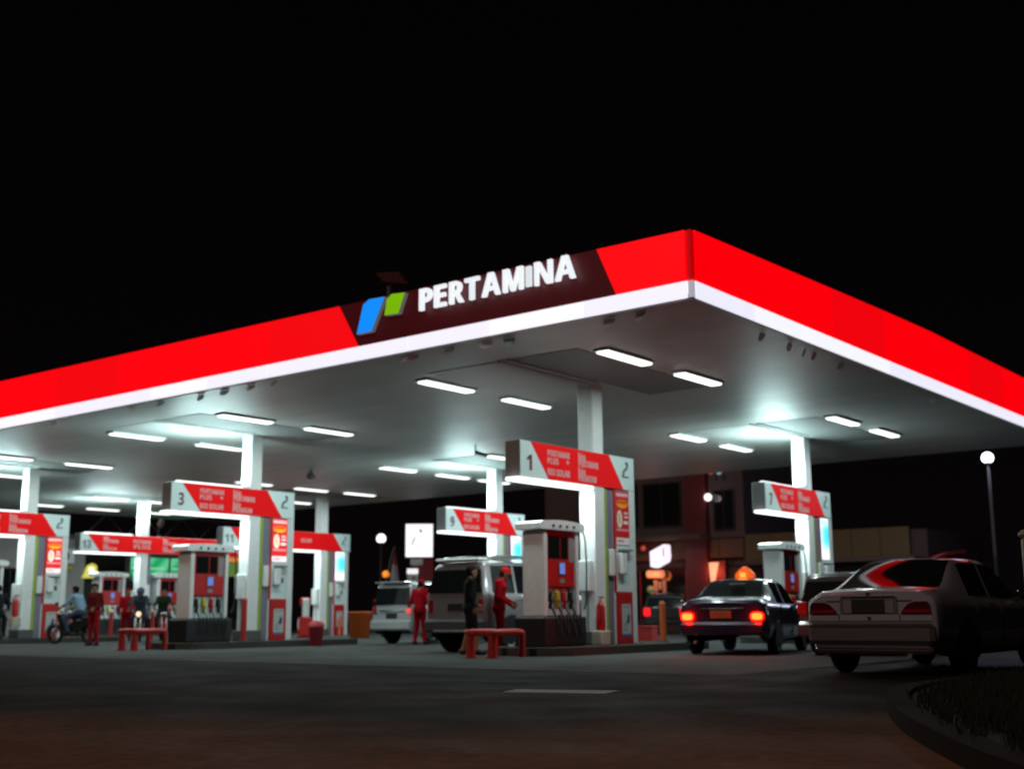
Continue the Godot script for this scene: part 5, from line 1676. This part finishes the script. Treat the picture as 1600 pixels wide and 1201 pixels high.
func people() -> void:
	var red := Color(0.33, 0.005, 0.012)
	var reddark := Color(0.20, 0.003, 0.007)
	var skin := Color(0.28, 0.15, 0.09)
	var hair := Color(0.012, 0.010, 0.010)
	var uni := {"top": red, "legs": reddark, "skin": skin, "fore": red, "hair": hair, "cap": Color(0.40, 0.008, 0.015), "shoes": Color(0.02, 0.018, 0.018)}
	person("pump attendant in red seen from behind beside the silver minivan", V(8.15, 0.004, 13.12), 8.0, {"elL": Vector3(-0.03, 1.12, -0.27), "elR": Vector3(-0.03, 1.12, 0.27), "wrL": Vector3(0.16, 1.02, -0.16), "wrR": Vector3(0.16, 1.02, 0.16), "anL": Vector3(-0.02, 0.09, -0.15), "anR": Vector3(-0.02, 0.09, 0.17), "headtilt": -14.0, "head": Vector3(0.06, 1.555, 0)}, uni, "attendants in red uniform")
	person("pump attendant in red cap facing the nearest pump, head bowed", V(3.30, 0.004, 6.50), -58.0, {"chest": Vector3(0.03, 1.29, 0), "neck": Vector3(0.06, 1.43, 0), "head": Vector3(0.12, 1.55, 0), "headtilt": -24.0, "elL": Vector3(0.04, 1.11, -0.23), "elR": Vector3(0.02, 1.10, 0.22), "wrL": Vector3(0.26, 0.98, -0.14), "wrR": Vector3(0.24, 0.94, 0.12)}, uni, "attendants in red uniform")
	person("person in dark top with grey chest and bare shins behind the grey off-road car", V(2.42, 0.004, 6.52), -40.0, {"anL": Vector3(-0.12, 0.09, -0.10), "knL": Vector3(0.0, 0.49, -0.1), "anR": Vector3(0.10, 0.09, 0.10), "knR": Vector3(0.10, 0.49, 0.1), "wrL": Vector3(0.18, 0.92, -0.2), "wrR": Vector3(0.04, 0.88, 0.24), "headtilt": -6.0}, {"top": Color(0.008, 0.009, 0.010), "legs": Color(0.018, 0.018, 0.022), "shin": skin, "skin": skin, "fore": Color(0.012, 0.012, 0.012), "hair": hair, "shoes": Color(0.05, 0.03, 0.02)})
	person("attendant in dark vest and red trousers left of the low red barrier", V(3.83, 0.004, 21.4), 200.0, {"wrL": Vector3(0.2, 1.0, -0.14), "wrR": Vector3(0.2, 1.02, 0.14), "headtilt": -10.0}, {"top": Color(0.10, 0.012, 0.014), "legs": Color(0.25, 0.01, 0.014), "skin": skin, "fore": Color(0.10, 0.012, 0.014), "hair": hair, "shoes": Color(0.02, 0.02, 0.02)}, "attendants in red uniform")
	person("attendant in red shirt standing among the motorcycles at the far column", V(8.6, 0.004, 26.9), 235.0, {"wrL": Vector3(0.22, 1.0, -0.1)}, uni, "attendants in red uniform")
	var sit := {"hip": Vector3(-0.30, 0.92, 0), "waist": Vector3(-0.26, 1.09, 0), "chest": Vector3(-0.17, 1.29, 0), "neck": Vector3(-0.09, 1.43, 0), "head": Vector3(-0.03, 1.56, 0), "shL": Vector3(-0.12, 1.385, -0.175), "shR": Vector3(-0.12, 1.385, 0.175), "elL": Vector3(0.06, 1.16, -0.27), "elR": Vector3(0.06, 1.16, 0.27), "wrL": Vector3(0.25, 1.045, -0.31), "wrR": Vector3(0.25, 1.045, 0.31), "hpL": Vector3(-0.26, 0.90, -0.11), "hpR": Vector3(-0.26, 0.90, 0.11), "knL": Vector3(0.14, 0.74, -0.22), "knR": Vector3(0.14, 0.74, 0.22), "anL": Vector3(-0.04, 0.36, -0.21), "anR": Vector3(-0.04, 0.36, 0.21), "curl": 1.3}
	var navy := mat("bike_navy", lin(0.015, 0.018, 0.03), 0.3)
	var rb := mat("bike_red", lin(0.30, 0.012, 0.012), 0.3)
	var bk := mat("bike_black", lin(0.012, 0.012, 0.012), 0.3)
	var rows := [[V(4.83, 0.004, 24.06), 108.0, bk, true, false, "dark motorcycle with glowing red tail light beside the attendant in dark vest", "rider in pale blue shirt on motorcycle with red tail light", {"top": Color(0.20, 0.34, 0.46), "legs": Color(0.04, 0.06, 0.10), "skin": skin, "hair": hair, "shoes": Color(0.02, 0.02, 0.02)}],
		[V(7.5, 0.004, 24.6), 232.0, navy, false, true, "motorcycle with lit headlamp facing the camera under the far pumps", "rider in dark jacket and helmet on motorcycle with lit headlamp", {"top": Color(0.05, 0.06, 0.08), "legs": Color(0.03, 0.03, 0.04), "fore": Color(0.05, 0.06, 0.08), "skin": skin, "hair": hair, "helmet": Color(0.10, 0.13, 0.18), "shoes": Color(0.02, 0.02, 0.02)}],
		[V(8.9, 0.004, 25.3), 238.0, rb, false, false, "red motorcycle between lit bike and grey pump of sign 3", "rider in dark green shirt on the red motorcycle", {"top": Color(0.03, 0.04, 0.025), "legs": Color(0.03, 0.03, 0.035), "skin": skin, "hair": hair, "shoes": Color(0.02, 0.02, 0.02)}],
		[V(2.35, 0.004, 23.9), 60.0, bk, false, false, "black motorcycle by the pump at the left edge", "rider in black by the pump at the left edge", {"top": Color(0.02, 0.022, 0.028), "legs": Color(0.02, 0.02, 0.025), "fore": Color(0.02, 0.022, 0.028), "skin": skin, "hair": hair, "shoes": Color(0.02, 0.02, 0.02)}]]
	for r in rows:
		motorcycle(r[5], r[0], r[1], r[2], r[3], r[4])
		person(r[6], r[0], r[1], sit, r[7], "riders on motorcycles")

func _ready() -> void:
	rng.seed = 7
	# camera
	var cam := Camera3D.new()
	cam.name = "camera"
	cam.fov = 35.34
	cam.near = 0.1
	cam.far = 900.0
	cam.position = Vector3(-15.684, 0.757, 8.86)
	cam.basis = Basis(Vector3.UP, deg_to_rad(-51.69)) * Basis(Vector3.RIGHT, deg_to_rad(10.80)) * Basis(Vector3(0, 0, 1), -0.0078)
	var ca := CameraAttributesPhysical.new()
	ca.frustum_focal_length = 37.67
	ca.frustum_focus_distance = 8.5
	ca.exposure_aperture = 1.45
	cam.attributes = ca
	cam.current = true
	add_child(cam)
	# night sky
	var env := Environment.new()
	var sky := Sky.new()
	var pm := ProceduralSkyMaterial.new()
	pm.sky_top_color = lin(0.0010, 0.0007, 0.0008)
	pm.sky_horizon_color = lin(0.0022, 0.0015, 0.0016)
	pm.ground_horizon_color = lin(0.0022, 0.0015, 0.0016)
	pm.ground_bottom_color = lin(0.0010, 0.0008, 0.0008)
	pm.sun_angle_max = 1.0
	sky.sky_material = pm
	env.background_mode = Environment.BG_SKY
	env.sky = sky
	env.background_energy_multiplier = 1.0
	env.tonemap_mode = Environment.TONE_MAPPER_LINEAR
	env.tonemap_exposure = 1.0
	env.sdfgi_enabled = true
	env.ssao_enabled = true
	env.ssil_enabled = true
	var we := WorldEnvironment.new()
	we.name = "world"
	we.environment = env
	add_child(we)
	var street_fill := DirectionalLight3D.new()  # directional fill for the glow of unseen street lamps behind the camera
	street_fill.name = "street_glow"
	street_fill.light_energy = 0.16
	street_fill.light_color = Color(1.0, 0.85, 0.78)
	street_fill.light_angular_distance = 2.0
	street_fill.rotation_degrees = Vector3(-32, -94, 0)
	street_fill.shadow_enabled = true
	add_child(street_fill)

	font = SystemFont.new()
	font.font_names = PackedStringArray(["Droid Sans"])
	font.font_weight = 700
	make_materials()

	# large structure
	ground()
	canopy()
	for c in [[4.98, 5.27], [4.98, 16.07], [4.98, 26.87], [15.08, 5.27], [15.08, 16.07]]:
		island(V(c[0], 0.004, c[1]), -2.75, 3.25, 0.95)
	island(V(13.9, 0.004, 33.9), -3.6, 6.4, 0.95)
	shop_right()
	shop_left()

	# columns, signs, pumps
	var P := [["1", 4.98, 5.27, false, "poster_red_dull", "nearest pump sign, numbered 1, with unlit red poster on its tower"], ["3", 4.98, 16.07, true, "poster_red", "pump sign numbered 3 with bright red poster on its tower"], ["5", 4.98, 26.87, true, "poster_red", "pump sign cut by the left edge, with bright red poster on its tower"],
		["7", 15.08, 5.27, true, "poster_cyan", "pump sign numbered 7 with cyan panel, above the taxi"], ["9", 15.08, 16.07, true, "poster_cyan", "pump sign numbered 9 with cyan panel, above the attendant"], ["11", 17.85, 27.3, false, "poster_cyan", "long pump sign numbered 11, half hidden behind sign 3"]]
	for p in P:
		column(V(p[1] - 0.16, 0.004, p[2]), "white square canopy column at the sign %s" % ("cut by the left edge" if p[0] == "5" else "numbered " + p[0]), 0.0 if p[0] == "11" else 0.15)
		if p[0] == "11":
			pump_sign(p[0], V(p[1], 0.004, p[2]), p[5], "short", p[3], p[4], -5.2, 1.24, 0.0)
		else:
			pump_sign(p[0], V(p[1], 0.004, p[2]), p[5], "std", p[3], p[4])
	column(V(13.9, 0.004, 33.9), "white square canopy column at the sign numbered 13")
	pump_sign("13", V(13.9, 0.004, 33.9), "long red pump sign numbered 13 over the motorcycles", "wide", true, "poster_cyan", -2.95, 5.3)
	for p in [["1", 4.98, 5.27, "red and white fuel pump nearest the camera, under sign 1"], ["3", 4.98, 16.07, "red and white fuel pump under sign 3"], ["5", 4.98, 26.87, "red and white fuel pump cut by the left edge"], ["7", 15.08, 5.27, "red and white fuel pump behind the taxi, under sign 7"], ["9", 15.08, 16.07, "red and white fuel pump under sign 9, behind the cars"], ["11", 16.1, 27.3, "red and white fuel pump under sign 11, mostly hidden"]]:
		fuel_pump(V(p[1] - 1.60, 0.005 if p[0] == "11" else 0.155, p[2]), p[3])
	fuel_pump(V(12.45, 0.155, 33.9), "red and white fuel pump left of the column under sign 13")
	fuel_pump(V(15.15, 0.155, 33.9), "red and white fuel pump right of the column under sign 13")

	# ceiling lights
	var cn := {"1": [4.98, 5.27], "3": [4.98, 16.07], "5": [4.98, 26.87], "7": [15.08, 5.27], "9": [15.08, 16.07]}
	for k in cn:
		var wh: String = {"1": "sign one", "3": "sign three", "5": "edge-cut sign", "7": "sign seven", "9": "sign nine", "11": "sign eleven"}[k]
		for s in [[-2.25, -2.25], [0.45, -2.25], [-2.25, 2.14], [0.45, 2.14]]:
			var a: float = cn[k][0] + s[0] - (0.25 if cn[k][0] > 10 else 0.0)
			ceiling_lamp(a, cn[k][1] + s[1], "lit ceiling lamp %s the column of %s, %s" % ["right of" if s[1] < 0 else "left of", wh, "nearer the lettered fascia" if s[0] < 0 else "deeper under the canopy"])
		if cn[k][0] > 10 and k != "7":
			ceiling_lamp(17.5, cn[k][1] + 2.14, "lit ceiling lamp at the far canopy edge, left of the column of %s" % wh)
			ceiling_lamp(17.5, cn[k][1] - 2.0, "lit ceiling lamp at the far canopy edge, right of the column of %s" % wh)
	for q in [[12.2, 24.9, "nearest"], [15.0, 25.0, "middle"], [17.43, 24.9, "farthest"], [12.9, 29.3, "nearest"], [15.5, 29.3, "middle"], [18.06, 29.3, "farthest"]]:
		ceiling_lamp(q[0], q[1], "lit ceiling lamp over sign eleven, %s one of the row %s" % [q[2], "right of its column" if q[1] < 27.0 else "left of its column"])
	for q in [[12.0, 33.4], [14.5, 33.4], [17.2, 33.4], [11.85, 37.9], [14.6, 37.9], [17.3, 37.9]]:
		ceiling_lamp(q[0], q[1], "lit ceiling lamp over sign thirteen, %s, %s" % ["back row" if q[1] > 35 else "front row", "nearest end" if q[0] < 13 else ("middle" if q[0] < 15 else "far end")])

	# vehicles
	silver_sedan()
	taxi()
	other_cars()
	people()

	# forecourt furniture
	barrier(V(1.20, 0.004, 5.25), "low red pipe barrier in front of the nearest pump")
	barrier(V(1.28, 0.004, 16.05), "low red pipe barrier in front of the pump under sign 3")
	bollard(V(4.13, 0.155, 15.35), "tall red bollard right of the pump under sign 3", mats.red_worn, 0.98, false)
	bollard(V(7.35, 0.155, 5.20), "orange red bollard left of the taxi's brake light", mats.orange, 0.78, false)
	bollard(V(9.07, 0.004, 28.5), "red bollard with pale cap under the left pump of sign 13", mats.red_worn, 0.95)
	bollard(V(9.6, 0.004, 26.87), "red bollard with pale cap beside the riders, left of pump 3", mats.red_worn, 0.95)
	bollard(V(9.26, 0.004, 31.4), "red bollard behind the rider in pale blue shirt", mats.red_worn, 0.95)
	bollard(V(18.25, 0.004, 26.75), "short orange bollard at the foot of the tower under sign 11", mats.orange, 0.6, false)
	bin(V(6.0, 0.004, 14.75), "red plastic bin on the ground right of the tower under sign 3", mat("bin_red", lin(0.34, 0.02, 0.03), 0.5), 0.20, 0.50, true)
	bin(V(14.5, 0.004, 21.8), "big orange bin right of the tower under sign 11", mats.orange, 0.42, 0.9, false)
	var o := thing("red_crate", "low red box on the ground right of the tower under sign 1", "box", V(11.0, 0.004, 7.9), 15.0)
	boxp("crate", Vector3(-0.28, 0, -0.2), Vector3(0.28, 0.40, 0.2), mats.red_worn, o, 0.02)
	boxp("lid", Vector3(-0.30, 0.401, -0.22), Vector3(0.30, 0.45, 0.22), mats.red_worn, o, 0.015)
	extinguisher(V(4.55, 0.435, 4.92), "red fire extinguisher on a beige stand beside the nearest pump")
	extinguisher(V(4.25, 0.80, 26.3), "red fire extinguisher by the column at the left edge")
	o = thing("service_cart", "red and white air and water stand between signs 3 and 11", "service stand", V(14.5, 0.004, 24.6), -40.0)
	boxp("cabinet", Vector3(-0.25, 0.05, -0.46), Vector3(0.25, 0.72, 0.40), mats.red, o, 0.03)
	boxp("front_panel", Vector3(-0.27, 0.30, -0.28), Vector3(-0.252, 0.66, 0.40), mats.white, o, 0.004)
	boxp("pillar", Vector3(-0.12, 0.721, 0.12), Vector3(0.12, 1.38, 0.32), mats.white, o, 0.03)
	boxp("head", Vector3(-0.2, 1.10, -0.48), Vector3(0.18, 1.42, 0.11), mats.red, o, 0.06)
	boxp("plinth", Vector3(-0.3, 0.0, -0.52), Vector3(0.3, 0.048, 0.46), mats.red_dark, o, 0.005)
	ceiling_bits()
	roadside()
